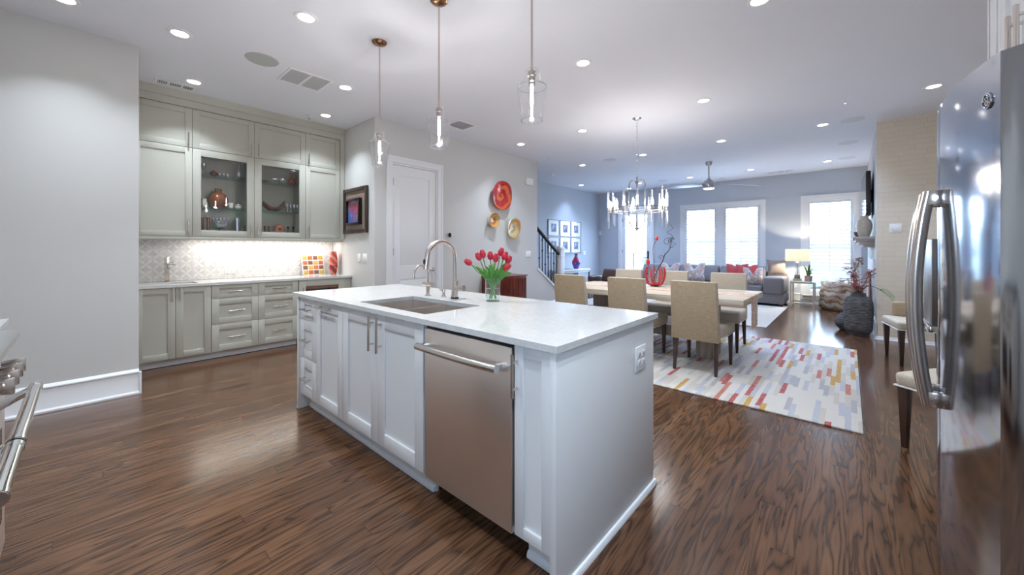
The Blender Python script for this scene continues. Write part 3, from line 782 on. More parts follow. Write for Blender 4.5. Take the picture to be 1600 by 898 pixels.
b.lathe([(0, 1.50), (0.010, 1.508), (0.018, 1.53), (0.03, 1.54), (0.03, 1.55), (0, 1.555)], (cx, cy, 0), 16)
b.lathe([(0, 2.14), (0.022, 2.145), (0.022, 2.165), (0.008, 2.19), (0.008, 2.235), (0, 2.235)], (cx, cy, 0), 16)
b.tube([(cx, cy, 1.54), (cx, cy, 2.15)], 0.007, 10)
b.part('lantern_frame', M_gun, ch)
b = MB()
for dz, r in ((-0.016, 0.372), (0.016, 0.372)):
    b.lathe([(r-0.004, cz+dz-0.004), (r+0.004, cz+dz-0.004), (r+0.004, cz+dz+0.004), (r-0.004, cz+dz+0.004)], (cx, cy, 0), 48, closed=True)
for k in range(4):
    a = k*PI/2+0.45; b.tube([(cx+0.1*math.cos(a), cy+0.1*math.sin(a), cz), (cx+0.37*math.cos(a), cy+0.37*math.sin(a), cz)], 0.005, 8)
b.part('ring', M_gun, ch)
for k in range(14):
    a = k*2*PI/14+0.2; x, y = cx+0.385*math.cos(a), cy+0.385*math.sin(a); up = (0.21, 0.27, 0.24)[k % 3]; dn = (0.20, 0.24, 0.17)[k % 3]
    hold = MB().lathe([(0, -0.03), (0.013, -0.03), (0.013, 0.03), (0, 0.03)], (x, y, cz), 12).part('candle_holder', M_gun, ch)
    MB().lathe([(0, 0.03), (0.013, 0.03), (0.013, up), (0.010, up+0.006), (0, up+0.006)], (x, y, cz), 12).part('glass_rod', M_crystal, hold)
    MB().lathe([(0, -dn-0.005), (0.012, -dn), (0.013, -0.03), (0, -0.03)], (x, y, cz), 10).part('drop_rod', M_crystal, hold)
for k in range(9):
    a = k*2*PI/9+0.1; x, y = cx+0.345*math.cos(a), cy+0.345*math.sin(a)
    MB().lathe([(0, 0.0), (0.012, 0.006), (0.018, 0.035), (0.011, 0.065), (0, 0.10)], (x, y, cz+0.03), 12).part('candle_bulb', M_bulb, ch)
    MB().lathe([(0, -0.025), (0.009, -0.02), (0.009, 0.03), (0, 0.03)], (x, y, cz), 10).part('bulb_socket', M_nickel, ch)
    lamp('candle_light', ch, 'POINT', (x, y, cz+0.145), CANDLE_W, (1, 0.95, 0.91), 0.008)

# ---------------------------------------------------------------- ceiling fan
fx, fy = -2.14, 8.473
fan = thing('ceiling_fan', 'brushed silver ceiling fan with a swirled hub and slim blades', 'fan', (fx, fy, H))
M_fan = mat('fan_silver', (0.50, 0.50, 0.53), 0.3, 0.8)
MB().lathe([(0, -0.07), (0.045, -0.065), (0.06, -0.03), (0.062, 0), (0, 0)], (fx, fy, H), 28).part('canopy', M_fan, fan)
MB().tube([(fx, fy, H-0.06), (fx, fy, 2.66)], 0.014, 12).part('downrod', M_fan, fan)
b = MB(); b.lathe([(0, 2.70), (0.03, 2.70), (0.04, 2.67), (0.075, 2.66), (0.105, 2.625), (0.118, 2.575), (0.115, 2.53), (0.10, 2.50), (0, 2.50)], (fx, fy, 0), 36); b.part('motor_hub', M_fan, fan)
MB().lathe([(0, 2.475), (0.08, 2.477), (0.10, 2.485), (0.10, 2.50), (0, 2.50)], (fx, fy, 0), 32).part('light_kit', mat('frosted_lens', (0.85, 0.87, 0.9), 0.4, emit=1.2, emit_col=(0.95, 0.97, 1)), fan)
for a in (27.6, 207.6):
    a = math.radians(a); u = Vector((math.cos(a), math.sin(a), 0)); v = Vector((-math.sin(a), math.cos(a), 0)); b = MB(); top = []; bot = []
    n = 14
    for i in range(n+1):
        t = i/n; r = 0.09+0.86*t; wd = 0.055+0.035*math.sin(PI*min(1, t*1.1))-0.05*max(0, t-0.85)/0.15; z = 2.575-0.03*t-0.03*t*t
        tw = 0.30-0.2*t
        row = []
        for s_, th in ((-1, 0.004), (-0.3, 0.010), (0.5, 0.010), (1, 0.003)):
            p = Vector((fx, fy, z))+u*r+v*(wd*s_); p.z += wd*s_*tw
            row.append((b.bm.verts.new(p+Vector((0, 0, th/2))), b.bm.verts.new(p-Vector((0, 0, th/2)))))
        top.append(row)
    for i in range(n):
        for k in range(3):
            b.bm.faces.new((top[i][k][0], top[i+1][k][0], top[i+1][k+1][0], top[i][k+1][0])); b.bm.faces.new((top[i][k][1], top[i][k+1][1], top[i+1][k+1][1], top[i+1][k][1]))
        for k in (0, 3): b.bm.faces.new((top[i][k][0], top[i][k][1], top[i+1][k][1], top[i+1][k][0]))
    for i in (0, n):
        for k in range(3): b.bm.faces.new((top[i][k][0], top[i][k+1][0], top[i][k+1][1], top[i][k][1]))
    bmesh.ops.recalc_face_normals(b.bm, faces=b.bm.faces[:])
    b.part('blade', M_fan, fan)
# ---------------------------------------------------------------- cabinet helpers
def mapL(X): return lambda a, z, n: (X+n, a, z)        # fronts that face +X
def mapI(Y): return lambda a, z, n: (a, Y-n, z)        # fronts that face -Y
def mapR(X): return lambda a, z, n: (X-n, a, z)        # fronts that face -X
def mbox(b, M, a0, a1, z0, z1, n0, n1, bev=0.0):
    p, q = M(a0, z0, n0), M(a1, z1, n1); b.box(p[0], q[0], p[1], q[1], p[2], q[2], bev)
def shaker(M, a0, a1, z0, z1, rail=0.062, t=0.02, g=0.0015, panel=True):
    a0 += g; a1 -= g; z0 += g; z1 -= g; b = MB()
    rz = min(rail, (z1-z0)*0.28)
    mbox(b, M, a0, a0+rail, z0, z1, 0, t, 0.0012); mbox(b, M, a1-rail, a1, z0, z1, 0, t, 0.0012)
    mbox(b, M, a0+rail, a1-rail, z0, z0+rz, 0, t, 0.0012); mbox(b, M, a0+rail, a1-rail, z1-rz, z1, 0, t, 0.0012)
    if panel: mbox(b, M, a0+rail-0.002, a1-rail+0.002, z0+rz-0.002, z1-rz+0.002, 0, t-0.011)
    return b
def pull(M, a, z, length, vert, base=0.02, m=None, r=0.006):
    b = MB(); h = length/2; n = base+0.032
    P = (lambda s, k: M(a, z+s, k)) if vert else (lambda s, k: M(a+s, z, k))
    b.tube([P(-h, n), P(h, n)], r, 12)
    for s in (-h*0.62, h*0.62): b.tube([P(s, base), P(s, n)], r*0.8, 10)
    return b
def carcass(b, M, a0, a1, z0, z1, depth, open_front=False):
    """box behind the front plane"""
    w = 0.018; a0 += 0.0005; a1 -= 0.0005
    if not open_front: mbox(b, M, a0, a1, z0, z1, -depth, -0.001)
    else:
        mbox(b, M, a0, a0+w, z0, z1, -depth, -0.001); mbox(b, M, a1-w, a1, z0, z1, -depth, -0.001)
        mbox(b, M, a0+w, a1-w, z0, z0+w, -depth, -0.001); mbox(b, M, a0+w, a1-w, z1-w, z1, -depth, -0.001); mbox(b, M, a0+w, a1-w, z0+w, z1-w, -depth, -depth+0.008)

# ---------------------------------------------------------------- wall cabinets
MU = mapL(-5.65); UD = 0.35
spec = [(0.335, 0.826, 'plain', 'shaker wall cabinet with solid doors next to the left wall', 0.79),
        (0.826, 1.434, 'glass', 'glass fronted wall cabinet holding the big amber vase', 1.395),
        (1.434, 2.039, 'glass', 'glass fronted wall cabinet holding the boat shaped bowl', 1.475),
        (2.039, 2.513, 'plain', 'shaker wall cabinet with solid doors beside the framed picture', 2.078)]
for a0, a1, kind, lab, ha in spec:
    t = thing('wall_cabinet', lab, 'cabinet', (-5.83, (a0+a1)/2, 1.40), 'wall cabinets over the bar counter')
    b = MB(); carcass(b, MU, a0, a1, 1.40, 2.42, UD, kind == 'glass'); carcass(b, MU, a0, a1, 2.42, 2.868, UD); b.part('carcass', M_cab, t)
    d = shaker(MU, a0, a1, 2.42, 2.868).part('top_door', M_cab, t)
    pull(MU, ha, 2.51, 0.15, True).part('handle', M_nickel, d)
    if kind == 'plain': d = shaker(MU, a0, a1, 1.402, 2.418).part('door', M_cab, t)
    else:
        d = shaker(MU, a0, a1, 1.402, 2.418, 0.078, panel=False).part('glass_door', M_cab, t)
        b = MB(); mbox(b, MU, a0+0.075, a1-0.075, 1.475, 2.345, 0.008, 0.012); b.part('pane', M_pane, d)
        MB().box(-5.985, -5.672, a0+0.0195, a1-0.0195, 1.4195, 1.478).part('bottom_shelf', M_cab, t)
        for z in (1.765, 2.15):
            b = MB(); mbox(b, MU, a0+0.02, a1-0.02, z-0.009, z, -UD+0.012, -0.02); b.part('glass_shelf', M_shelfglass, t)
    pull(MU, ha, 1.50, 0.15, True).part('handle', M_nickel, d)

# ---------------------------------------------------------------- base cabinets under the bar counter
MBs = mapL(-5.42); ZT = 0.848; ZB = 0.088; BD = 0.61
def toe(t, a0, a1):
    b = MB(); b.box(-6.02, -5.475, a0, a1, 0.004, ZB); b.part('toe_kick', M_trim, t)
t = thing('base_cabinet', 'two door base cabinet below the bar sink', 'cabinet', (-5.7, 0.66, 0), 'base cabinets under the bar counter')
b = MB(); carcass(b, MBs, 0.335, 0.96, ZB, 0.70, BD); mbox(b, MBs, 0.335, 0.353, 0.70, ZT-0.004, -BD, -0.001); mbox(b, MBs, 0.942, 0.9595, 0.70, ZT-0.004, -BD, -0.001); mbox(b, MBs, 0.353, 0.942, 0.70, ZT-0.004, -0.03, -0.001); b.part('carcass', M_cab, t); toe(t, 0.335, 0.96)
for a0, a1, ha in ((0.337, 0.654, 0.622), (0.654, 0.959, 0.688)):
    d = shaker(MBs, a0, a1, ZB, ZT).part('door', M_cab, t); pull(MBs, ha, 0.775, 0.15, True).part('handle', M_nickel, d)
for a0, a1, lab in ((0.961, 1.418, 'three drawer base cabinet next to the doors below the bar sink'), (1.418, 1.868, 'three drawer base cabinet beside the wine cooler')):
    t = thing('drawer_cabinet', lab, 'cabinet', (-5.7, (a0+a1)/2, 0), 'base cabinets under the bar counter')
    b = MB(); carcass(b, MBs, a0, a1, ZB, ZT, BD); b.part('carcass', M_cab, t); toe(t, a0, a1)
    for z0, z1 in ((0.690, ZT), (0.397, 0.690), (ZB, 0.397)):
        d = shaker(MBs, a0, a1, z0, z1, 0.068).part('drawer', M_cab, t); pull(MBs, (a0+a1)/2, (z0+z1)/2+0.0, 0.16, False).part('handle', M_nickel, d)
t = thing('wine_cooler', 'wine cooler with a framed glass door and wooden rack under the bar counter end', 'wine cooler', (-5.7, 2.175, 0))
b = MB(); carcass(b, MBs, 1.870, 2.483, ZB, ZT, BD, True); b.part('carcass', M_dark, t)
b = MB(); b.box(-6.02, -5.475, 1.870, 2.483, 0.004, ZB); b.part('toe_kick', M_dark, t)
d = shaker(MBs, 1.874, 2.48, ZB, ZT, 0.085, panel=False).part('door', M_cab, t)
b = MB(); mbox(b, MBs, 1.955, 2.40, 0.165, 0.775, 0.008, 0.012); b.part('pane', M_pane, d)
pull(MBs, 1.915, 0.6, 0.3, True).part('handle', M_nickel, d)
M_rack = mat('reddish_beech', (0.42, 0.19, 0.10), 0.45, vary=0.3, nscale=10, stretch=(1, 0.2, 1))
for z in (0.20, 0.33, 0.46, 0.59, 0.72):
    b = MB(); mbox(b, MBs, 1.90, 2.455, z, z+0.045, -0.05, -0.02, 0.003)
    for k in range(4): mbox(b, MBs, 1.90, 2.455, z, z+0.018, -0.5+k*0.11, -0.46+k*0.11)
    b.part('bottle_rack', M_rack, t)
b = MB(); b.box(-6.02, -5.42, 2.485, 2.575, 0.004, ZT); b.single('filler_panel', M_cab, 'narrow painted filler panel between wine cooler and picture wall', 'panel', (-5.7, 2.53, 0))
# counter with a cut-out for the bar sink
b = MB(); cz0, cz1 = 0.850, 0.878; sx0, sx1, sy0, sy1 = -5.84, -5.50, 0.44, 0.86
b.box(-6.025, sx0, 0.332, 2.577, cz0, cz1); b.box(sx1, -5.385, 0.332, 2.577, cz0, cz1); b.box(sx0, sx1, 0.332, sy0, cz0, cz1); b.box(sx0, sx1, sy1, 2.577, cz0, cz1)
b.single('bar_countertop', M_quartz, 'white quartz countertop under the glass fronted wall cabinets', 'countertop', (-5.7, 1.45, 0.85))
def basin(x0, x1, y0, y1, z0, z1, w=0.004):
    b = MB(); b.box(x0, x1, y0, y1, z0, z0+w); b.box(x0, x0+w, y0, y1, z0+w, z1); b.box(x1-w, x1, y0, y1, z0+w, z1); b.box(x0+w, x1-w, y0, y0+w, z0+w, z1); b.box(x0+w, x1-w, y1-w, y1, z0+w, z1); return b
basin(-5.845, -5.495, 0.435, 0.865, 0.705, 0.8495).single('bar_sink', mat('white_enamel', (0.75, 0.75, 0.74), 0.2), 'small white undermount bar sink beside the left wall', 'sink', (-5.67, 0.65, 0.7))
t = thing('bar_faucet', 'square brushed nickel bar faucet behind the small bar sink', 'faucet', (-5.915, 0.64, 0.878))
b = MB(); b.box(-5.945, -5.885, 0.61, 0.67, 0.878, 0.888, 0.002); b.box(-5.935, -5.895, 0.62, 0.66, 0.888, 1.17, 0.003); b.part('body', M_nickel, t)
b = MB(); b.box(-5.895, -5.76, 0.628, 0.652, 1.075, 1.095, 0.002); b.box(-5.785, -5.76, 0.628, 0.652, 1.03, 1.075, 0.002); b.part('spout', M_nickel, t)
b = MB(); b.tube([(-5.915, 0.66, 1.09), (-5.915, 0.70, 1.09)], 0.016, 12); b.box(-5.92, -5.84, 0.69, 0.71, 1.07, 1.085, 0.002); b.part('lever', M_nickel, t)

# under-cabinet light strip
t = thing('cabinet_light_strip', 'lit strip lamp under the wall cabinets above the tiled splashback', 'light', (-5.85, 1.6, 1.40))
b = MB(); b.box(-5.87, -5.83, 0.85, 2.50, 1.385, 1.3995, 0.002); b.part('housing', M_white, t)
lamp('strip_glow', t, 'AREA', (-5.85, 1.675, 1.383), STRIP_W, (1, 0.93, 0.84), 0.03, shape='RECTANGLE', size_y=1.62)

# outlet on the splashback
def outlet(M, a, z, label, n=0.0, gang=1, kind='outlet', name='outlet_plate', m=None):
    w = 0.037+0.023*(gang-1); c = M(a, z, n)
    t = thing(name, label, 'outlet' if kind == 'outlet' else 'switch', c, 'outlet and switch plates')
    b = MB(); mbox(b, M, a-w, a+w, z-0.06, z+0.06, n+0.0005, n+0.006, 0.0015); b.part('plate', M_white, t)
    for g in range(gang):
        ga = a+(g-(gang-1)/2)*0.046
        if kind == 'switch':
            b = MB(); mbox(b, M, ga-0.016, ga+0.016, z-0.034, z+0.034, n+0.006, n+0.0085, 0.001); b.part('rocker', M_white, t)
        else:
            for s in (-0.021, 0.021):
                b = MB(); mbox(b, M, ga-0.015, ga+0.015, z+s-0.014, z+s+0.014, n+0.006, n+0.0082, 0.001); r = b.part('receptacle', M_white, t)
                b = MB(); mbox(b, M, ga-0.008, ga-0.006, z+s-0.004, z+s+0.006, n+0.0082, n+0.0086); mbox(b, M, ga+0.006, ga+0.008, z+s-0.004, z+s+0.006, n+0.0082, n+0.0086); mbox(b, M, ga-0.002, ga+0.002, z+s-0.010, z+s-0.006, n+0.0082, n+0.0086); b.part('slots', M_dark, r)
    return t
outlet(mapL(XS+0.02), 1.262, 1.0, 'white outlet plate on the patterned splashback', gang=2)
outlet(mapI(YK), -5.17, 1.135, 'single white switch plate below the framed picture', kind='switch', name='switch_plate')
outlet(mapI(YK), -5.00, 1.135, 'double white switch plate below the framed picture, nearer the pantry door', kind='switch', gang=2, name='switch_plate')
outlet(mapL(XP), 5.82, 1.165, 'wide white switch plate near the stairs end of the pantry wall', kind='switch', gang=3, name='switch_plate')
outlet(mapL(XS), 10.15, 1.14, 'white switch plate on the stair wall above the console table', kind='switch', gang=2, name='switch_plate')
outlet(mapI(7.33), 0.475, 1.545, 'white rocker switch on the cream brick pillar', kind='switch', gang=2, name='switch_plate')

# ---------------------------------------------------------------- kitchen island
IX0, IX1, IY0, IY1, CZ = -3.25, -0.785, 1.135, 2.03, 0.888
isl = thing('kitchen_island', 'pale grey island body with plain end panels and white shoe moulding', 'island', (-2.0, 1.6, 0))
b = MB(); b.box(-0.812, IX1, 1.122, IY1, 0, CZ, 0.001); b.part('end_panel', M_isl, isl)
b = MB(); b.box(IX0-0.02, IX0+0.004, 1.122, IY1, 0, CZ, 0.001); b.part('end_panel', M_isl, isl)
b = MB(); b.box(IX0+0.004, -0.812, IY1-0.02, IY1, 0.0, CZ); b.part('back_panel', M_isl, isl)
b = MB(); b.box(IX0+0.004, -1.602, 1.215, 1.23, 0.0, 0.122); b.box(-0.985, -0.812, 1.215, 1.23, 0, 0.122); b.part('toe_kick', M_isl, isl)
b = MB()
sh = [(0, 0), (0.014, 0), (0.014, 0.012), (0.008, 0.024), (0, 0.026)]
b.prism([(IX1+p, z) for p, z in sh], 'y', 1.125, IY1+0.014); b.prism([(1.215-p, z) for p, z in sh], 'x', IX0+0.006, -1.61); b.prism([(1.215-p, z) for p, z in sh], 'x', -0.985, -0.815)
b.prism([(IX0-0.02-p, z) for p, z in sh], 'y', 1.122, IY1+0.014)
b.part('shoe_moulding', M_trim, isl)
MI = mapI(1.155)
def unit(name, lab, a0, a1, z0=0.125, z1=CZ-0.004, group='island front cabinets', depth=0.80, low=None):
    t = thing(name, lab, 'cabinet', ((a0+a1)/2, 1.5, 0.125), group)
    b = MB(); carcass(b, MI, a0, a1, z0, low or z1, depth)
    if low:
        mbox(b, MI, a0, a0+0.018, low, z1, -depth, -0.001); mbox(b, MI, a1-0.018, a1, low, z1, -depth, -0.001); mbox(b, MI, a0+0.018, a1-0.018, low, z1, -0.02, -0.001)
    b.part('carcass', M_isl, t)
    return t
t = unit('island_drawer_cabinet', 'narrow three drawer cabinet at the island end nearest the bar counter', -3.244, -2.934)
for z0, z1 in ((0.713, CZ-0.004), (0.416, 0.713), (0.127, 0.416)):
    d = shaker(MI, -3.242, -2.934, z0, z1, 0.075).part('drawer', M_isl, t); pull(MI, -3.085, (z0+z1)/2, 0.16, False).part('handle', M_nickel, d)
t = unit('pull_out_cabinet', 'island pull-out cabinet with one wide bar handle across its top', -2.933, -2.507)
d = shaker(MI, -2.933, -2.507, 0.127, CZ-0.004, 0.07).part('door', M_isl, t); pull(MI, -2.76, 0.842, 0.24, False, r=0.007).part('handle', M_nickel, d)
t = unit('sink_cabinet', 'island cabinet with a pair of doors under the kitchen sink', -2.506, -1.603, low=0.62)
for a0, a1, ha in ((-2.505, -2.055, -2.10), (-2.055, -1.604, -2.01)):
    d = shaker(MI, a0, a1, 0.127, CZ-0.004, 0.075).part('door', M_isl, t); pull(MI, ha, 0.765, 0.20, True, r=0.007).part('handle', M_nickel, d)
t = unit('narrow_island_cabinet', 'narrow one door cabinet between dishwasher and the island end panel', -0.995, -0.814)
d = shaker(MI, -0.995, -0.814, 0.127, CZ-0.004, 0.045).part('door', M_isl, t); pull(MI, -0.978, 0.765, 0.17, True).part('handle', M_nickel, d)
# dishwasher
t = thing('dishwasher', 'brushed steel dishwasher with a wide bar handle in the island', 'dishwasher', (-1.3, 1.5, 0.0))
b = MB(); b.box(-1.598, -1.0, 1.18, 1.9, 0.11, 0.872); b.part('tub_body', M_dark, t)
b = MB(); b.box(-1.588, -1.006, 1.132, 1.178, 0.122, 0.866, 0.004); b.part('door', M_steel, t)
b = MB(); b.box(-1.594, -1.000, 1.150, 1.178, 0.868, 0.884, 0.001); b.part('top_gasket', M_dark, t)
b = MB(); b.box(-1.55, -1.04, 1.26, 1.275, 0.0, 0.108); b.part('kick_plate', M_dark, t)
b = MB(); P = [(-1.565, 1.07, 0.79), (-1.45, 1.064, 0.79), (-1.30, 1.062, 0.79), (-1.15, 1.064, 0.79), (-1.03, 1.07, 0.79)]
b.tube(smoothpts(P, 5), 0.017, 14)
for x in (-1.548, -1.047): b.box(x-0.013, x+0.013, 1.07, 1.133, 0.778, 0.802, 0.003)
b.part('handle', mat('handle_steel', (0.66, 0.64, 0.61), 0.22, 1.0), t)
# worktop with the sink cut-out
b = MB(); z0, z1 = CZ, 0.914; wx0, wx1, wy0, wy1 = -3.338, -0.772, 1.110, 2.062; sx0, sx1, sy0, sy1 = -2.40, -1.68, 1.20, 1.61
lo, hi = [], []
def quad(p): b.bm.faces.new([b.bm.verts.new(q) for q in p])
for z, up in ((z1, True), (z0, False)):
    for r in ((wx0, sx0, wy0, wy1), (sx1, wx1, wy0, wy1), (sx0, sx1, wy0, sy0), (sx0, sx1, sy1, wy1)):
        p = [(r[0], r[2], z), (r[1], r[2], z), (r[1], r[3], z), (r[0], r[3], z)]; quad(p if up else p[::-1])
for (a, c) in (((wx0, wy0), (wx1, wy0)), ((wx1, wy0), (wx1, wy1)), ((wx1, wy1), (wx0, wy1)), ((wx0, wy1), (wx0, wy0)), ((sx0, sy0), (sx0, sy1)), ((sx0, sy1), (sx1, sy1)), ((sx1, sy1), (sx1, sy0)), ((sx1, sy0), (sx0, sy0))):
    quad([(*a, z0), (*c, z0), (*c, z1), (*a, z1)])
b.single('island_countertop', M_quartz, 'large veined white quartz countertop on the kitchen island', 'countertop', (-2.05, 1.58, CZ))
t = thing('kitchen_sink', 'steel double bowl undermount sink in the island countertop', 'sink', (-2.04, 1.4, 0.66))
for x0, x1 in ((-2.405, -2.036), (-2.032, -1.675)):
    basin(x0, x1, 1.195, 1.615, 0.66, CZ-0.001).part('bowl', M_sinksteel, t)
    MB().lathe([(0, 0.664), (0.042, 0.664), (0.045, 0.667), (0.03, 0.668), (0, 0.667)], ((x0+x1)/2, 1.44, 0), 24).part('drain', M_chrome, t)
# main faucet
zc = 0.914
t = thing('kitchen_faucet', 'tall brushed nickel gooseneck faucet with a pull-down spray head', 'faucet', (-2.06, 1.72, zc))
b = MB(); b.lathe([(0, 0), (0.028, 0), (0.028, 0.012), (0, 0.012)], (-2.06, 1.72, zc), 24); b.part('base_ring', M_black, t)
b = MB(); b.lathe([(0, 0.012), (0.024, 0.012), (0.024, 0.125), (0.016, 0.13), (0, 0.13)], (-2.06, 1.72, zc), 24)
b.part('body', M_nickel, t)
P = [(-2.06, 1.72, zc+0.12), (-2.06, 1.72, zc+0.22), (-2.06, 1.72, zc+0.29)] + [(-2.06, 1.605+0.115*math.cos(k*PI/10), zc+0.29+0.108*math.sin(k*PI/10)) for k in range(1, 9)] + [(-2.06, 1.497, zc+0.335)]
b = MB(); b.tube(P, 0.0145, 14); b.part('gooseneck', M_nickel, t)
hd = MB().tube([(-2.06, 1.499, zc+0.342), (-2.06, 1.488, zc+0.29), (-2.06, 1.478, zc+0.215)], [0.0155, 0.018, 0.0185], 16).part('spray_head', M_nickel, t)
MB().ball((-2.06, 1.465, zc+0.262), 0.012, (0.8, 0.6, 1.6), 12, 8).part('spray_button', M_black, hd)
b = MB(); b.tube([(-2.04, 1.72, zc+0.075), (-1.985, 1.72, zc+0.075)], 0.016, 14); b.tube([(-1.985, 1.72, zc+0.075), (-1.965, 1.72, zc+0.078)], 0.021, 16); b.part('lever', M_nickel, t)
# filtered water tap
t = thing('filter_tap', 'slim brushed nickel filter tap left of the gooseneck faucet', 'faucet', (-2.33, 1.69, zc))
b = MB(); b.lathe([(0, 0), (0.024, 0), (0.024, 0.006), (0.014, 0.008), (0.014, 0.075), (0, 0.075)], (-2.33, 1.69, zc), 20); b.tube([(-2.378, 1.69, zc+0.085), (-2.275, 1.69, zc+0.085)], 0.0185, 16); b.part('body', M_nickel, t)
b = MB(); P = [(-2.33, 1.69, zc+0.09), (-2.33, 1.69, zc+0.17)] + [(-2.33, 1.63+0.06*math.cos(k*PI/8), zc+0.17+0.057*math.sin(k*PI/8)) for k in range(1, 8)] + [(-2.33, 1.569, zc+0.165), (-2.33, 1.567, zc+0.13)]
b.tube(P, 0.0085, 12); b.part('spout', M_nickel, t)
b = MB(); b.tube([(-2.285, 1.69, zc+0.10), (-2.285, 1.69, zc+0.165)], 0.005, 10); b.part('lever', M_nickel, t)
b = MB(); b.lathe([(0, 0), (0.02, 0), (0.02, 0.005), (0.011, 0.01), (0.010, 0.035), (0.014, 0.04), (0.012, 0.055), (0, 0.058)], (-2.182, 1.72, zc), 20); b.tube([(-2.182, 1.72, zc+0.048), (-2.182, 1.685, zc+0.052)], 0.004, 8)
b.single('soap_dispenser', M_nickel, 'small nickel soap dispenser between the two faucets', 'soap dispenser', (-2.182, 1.72, zc))
MB().lathe([(0, 0), (0.024, 0), (0.024, 0.005), (0.02, 0.007), (0, 0.007)], (-1.975, 1.72, zc), 24).single('air_switch_button', M_chrome, 'flat round chrome button set in the countertop beside the gooseneck faucet', 'button', (-1.975, 1.72, zc))
outlet(lambda a, z, n: (IX1+n, a, z), 1.855, 0.715, 'white outlet plate on the island end panel', gang=2)

# tulips in a glass vase
vx, vy = -1.775, 1.808
t = thing('glass_vase', 'clear cylinder vase of water on the island countertop', 'vase', (vx, vy, zc))
MB().open().lathe([(0.0, 0.0), (0.048, 0.0), (0.050, 0.004), (0.050, 0.155), (0.0475, 0.155), (0.0475, 0.012), (0.0, 0.012)], (vx, vy, zc), 36).part('cylinder', glass('vase_glass', (0.96, 0.99, 0.97), 0.75, 0.06), t)
MB().open().lathe([(0, 0.014), (0.0465, 0.014), (0.0465, 0.085), (0, 0.085)], (vx, vy, zc), 32).part('water', glass('water', (0.93, 0.98, 0.95), 0.5, 0.05), t)
cr = Vector((math.cos(math.radians(41.565)), math.sin(math.radians(41.565)), 0)); cf = Vector((-cr.y, cr.x, 0))
def at(px, py, dep=0.0):
    """point beside the vase: px sideways, py height, dep away from the kitchen"""
    return Vector((vx, vy, 0)) + cr*px + cf*dep + Vector((0, 0, py))
heads = [(-0.138, 1.158, -0.03, -0.9), (-0.085, 1.185, 0.03, -0.25), (-0.062, 1.20, -0.02, 0.15), (-0.015, 1.188, 0.01, 0.0), (0.018, 1.175, -0.03, 0.1), (0.048, 1.215, 0.02, 0.15), (0.070, 1.19, -0.02, 0.25), (0.092, 1.165, 0.02, 0.15), (0.076, 1.125, -0.05, 0.8)]
for i, (hx, hz, hd_, tilt) in enumerate(heads):
    tl = thing('tulip', ['red tulip drooping farthest toward the faucet', 'red tulip behind the second bloom from the faucet side', 'red tulip second from the faucet side, upright', 'red tulip standing alone in the middle of the bunch', 'red tulip just right of the middle one', 'tallest red tulip of the bunch in the vase', 'red tulip below and right of the tallest bloom', 'red tulip farthest from the faucet', 'lowest red tulip hanging over the vase rim'][i], 'flower', at(hx*0.12, zc+0.02, hd_*0.3), 'tulips in the glass vase')
    s0 = at(-hx*0.22+0.006*(i % 3-1), zc+0.018, -hd_*0.5); top = at(hx, hz, hd_)
    P = smoothpts([s0, at(hx*0.25, zc+0.14, hd_*0.4), at(hx*0.72, zc+0.14+(hz-zc-0.14)*0.55, hd_*0.8), top], 6)
    MB().tube(P, 0.0035, 8).part('stem', M_leaf, tl)
    ax = (P[-1]-P[-3]).normalized(); ax = (ax + cr*tilt*0.6).normalized()
    q = Vector((0, 0, 1)).rotation_difference(ax).to_matrix().to_4x4()
    b = MB().open()
    for k in range(6):
        rr = 1.0 if k % 2 else 0.92; a0 = k*PI/3
        def petal(u, v, a0=a0, rr=rr):
            w = (0.66*math.sin(PI*(0.25+0.60*v))**0.8)*(u-0.5)*2
            rad = (0.006+0.0150*math.sin(PI*(0.12+0.80*v)))*rr
            return Vector((rad*math.cos(a0+w), rad*math.sin(a0+w), 0.058*v*(1-0.22*(abs(u-0.5)*2)**2*v)))
        b.grid(petal, 6, 8)
    bmesh.ops.transform(b.bm, matrix=Matrix.Translation(top) @ q, verts=b.bm.verts[:]); b.part('bloom', M_tulip, tl)
    # one or two leaves on each stem
    for side in ((-1, 1) if i % 2 else (1,)):
        base = P[3+i % 3]; tip = base + (top-base)*0.80 + cr*(0.045*side + hx*0.28) + cf*(0.05*side*(-1 if i % 3 else 1)) + Vector((0, 0, -0.004*(i % 4)))
        if i in (7, 8) and side == 1: tip = at(0.13, 1.10, 0.0)
        mid = (base+tip)/2 + Vector((0, 0, 0.03)) + cr*0.010*side
        S = smoothpts([base, mid, tip], 6); sd = (tip-base).cross(cf).normalized(); b = MB().open()
        rows = []
        for j, p in enumerate(S):
            v = j/(len(S)-1); w = 0.0145*math.sin(PI*(0.10+0.90*v)**0.8)
            rows.append([b.bm.verts.new(p+sd*w*s_+cf*(0.006*abs(s_))) for s_ in (-1, -0.4, 0.4, 1)])
        for r0, r1 in zip(rows, rows[1:]):
            for k in range(3): b.bm.faces.new((r0[k], r0[k+1], r1[k+1], r1[k]))
        b.part('leaf', M_leaf, tl)

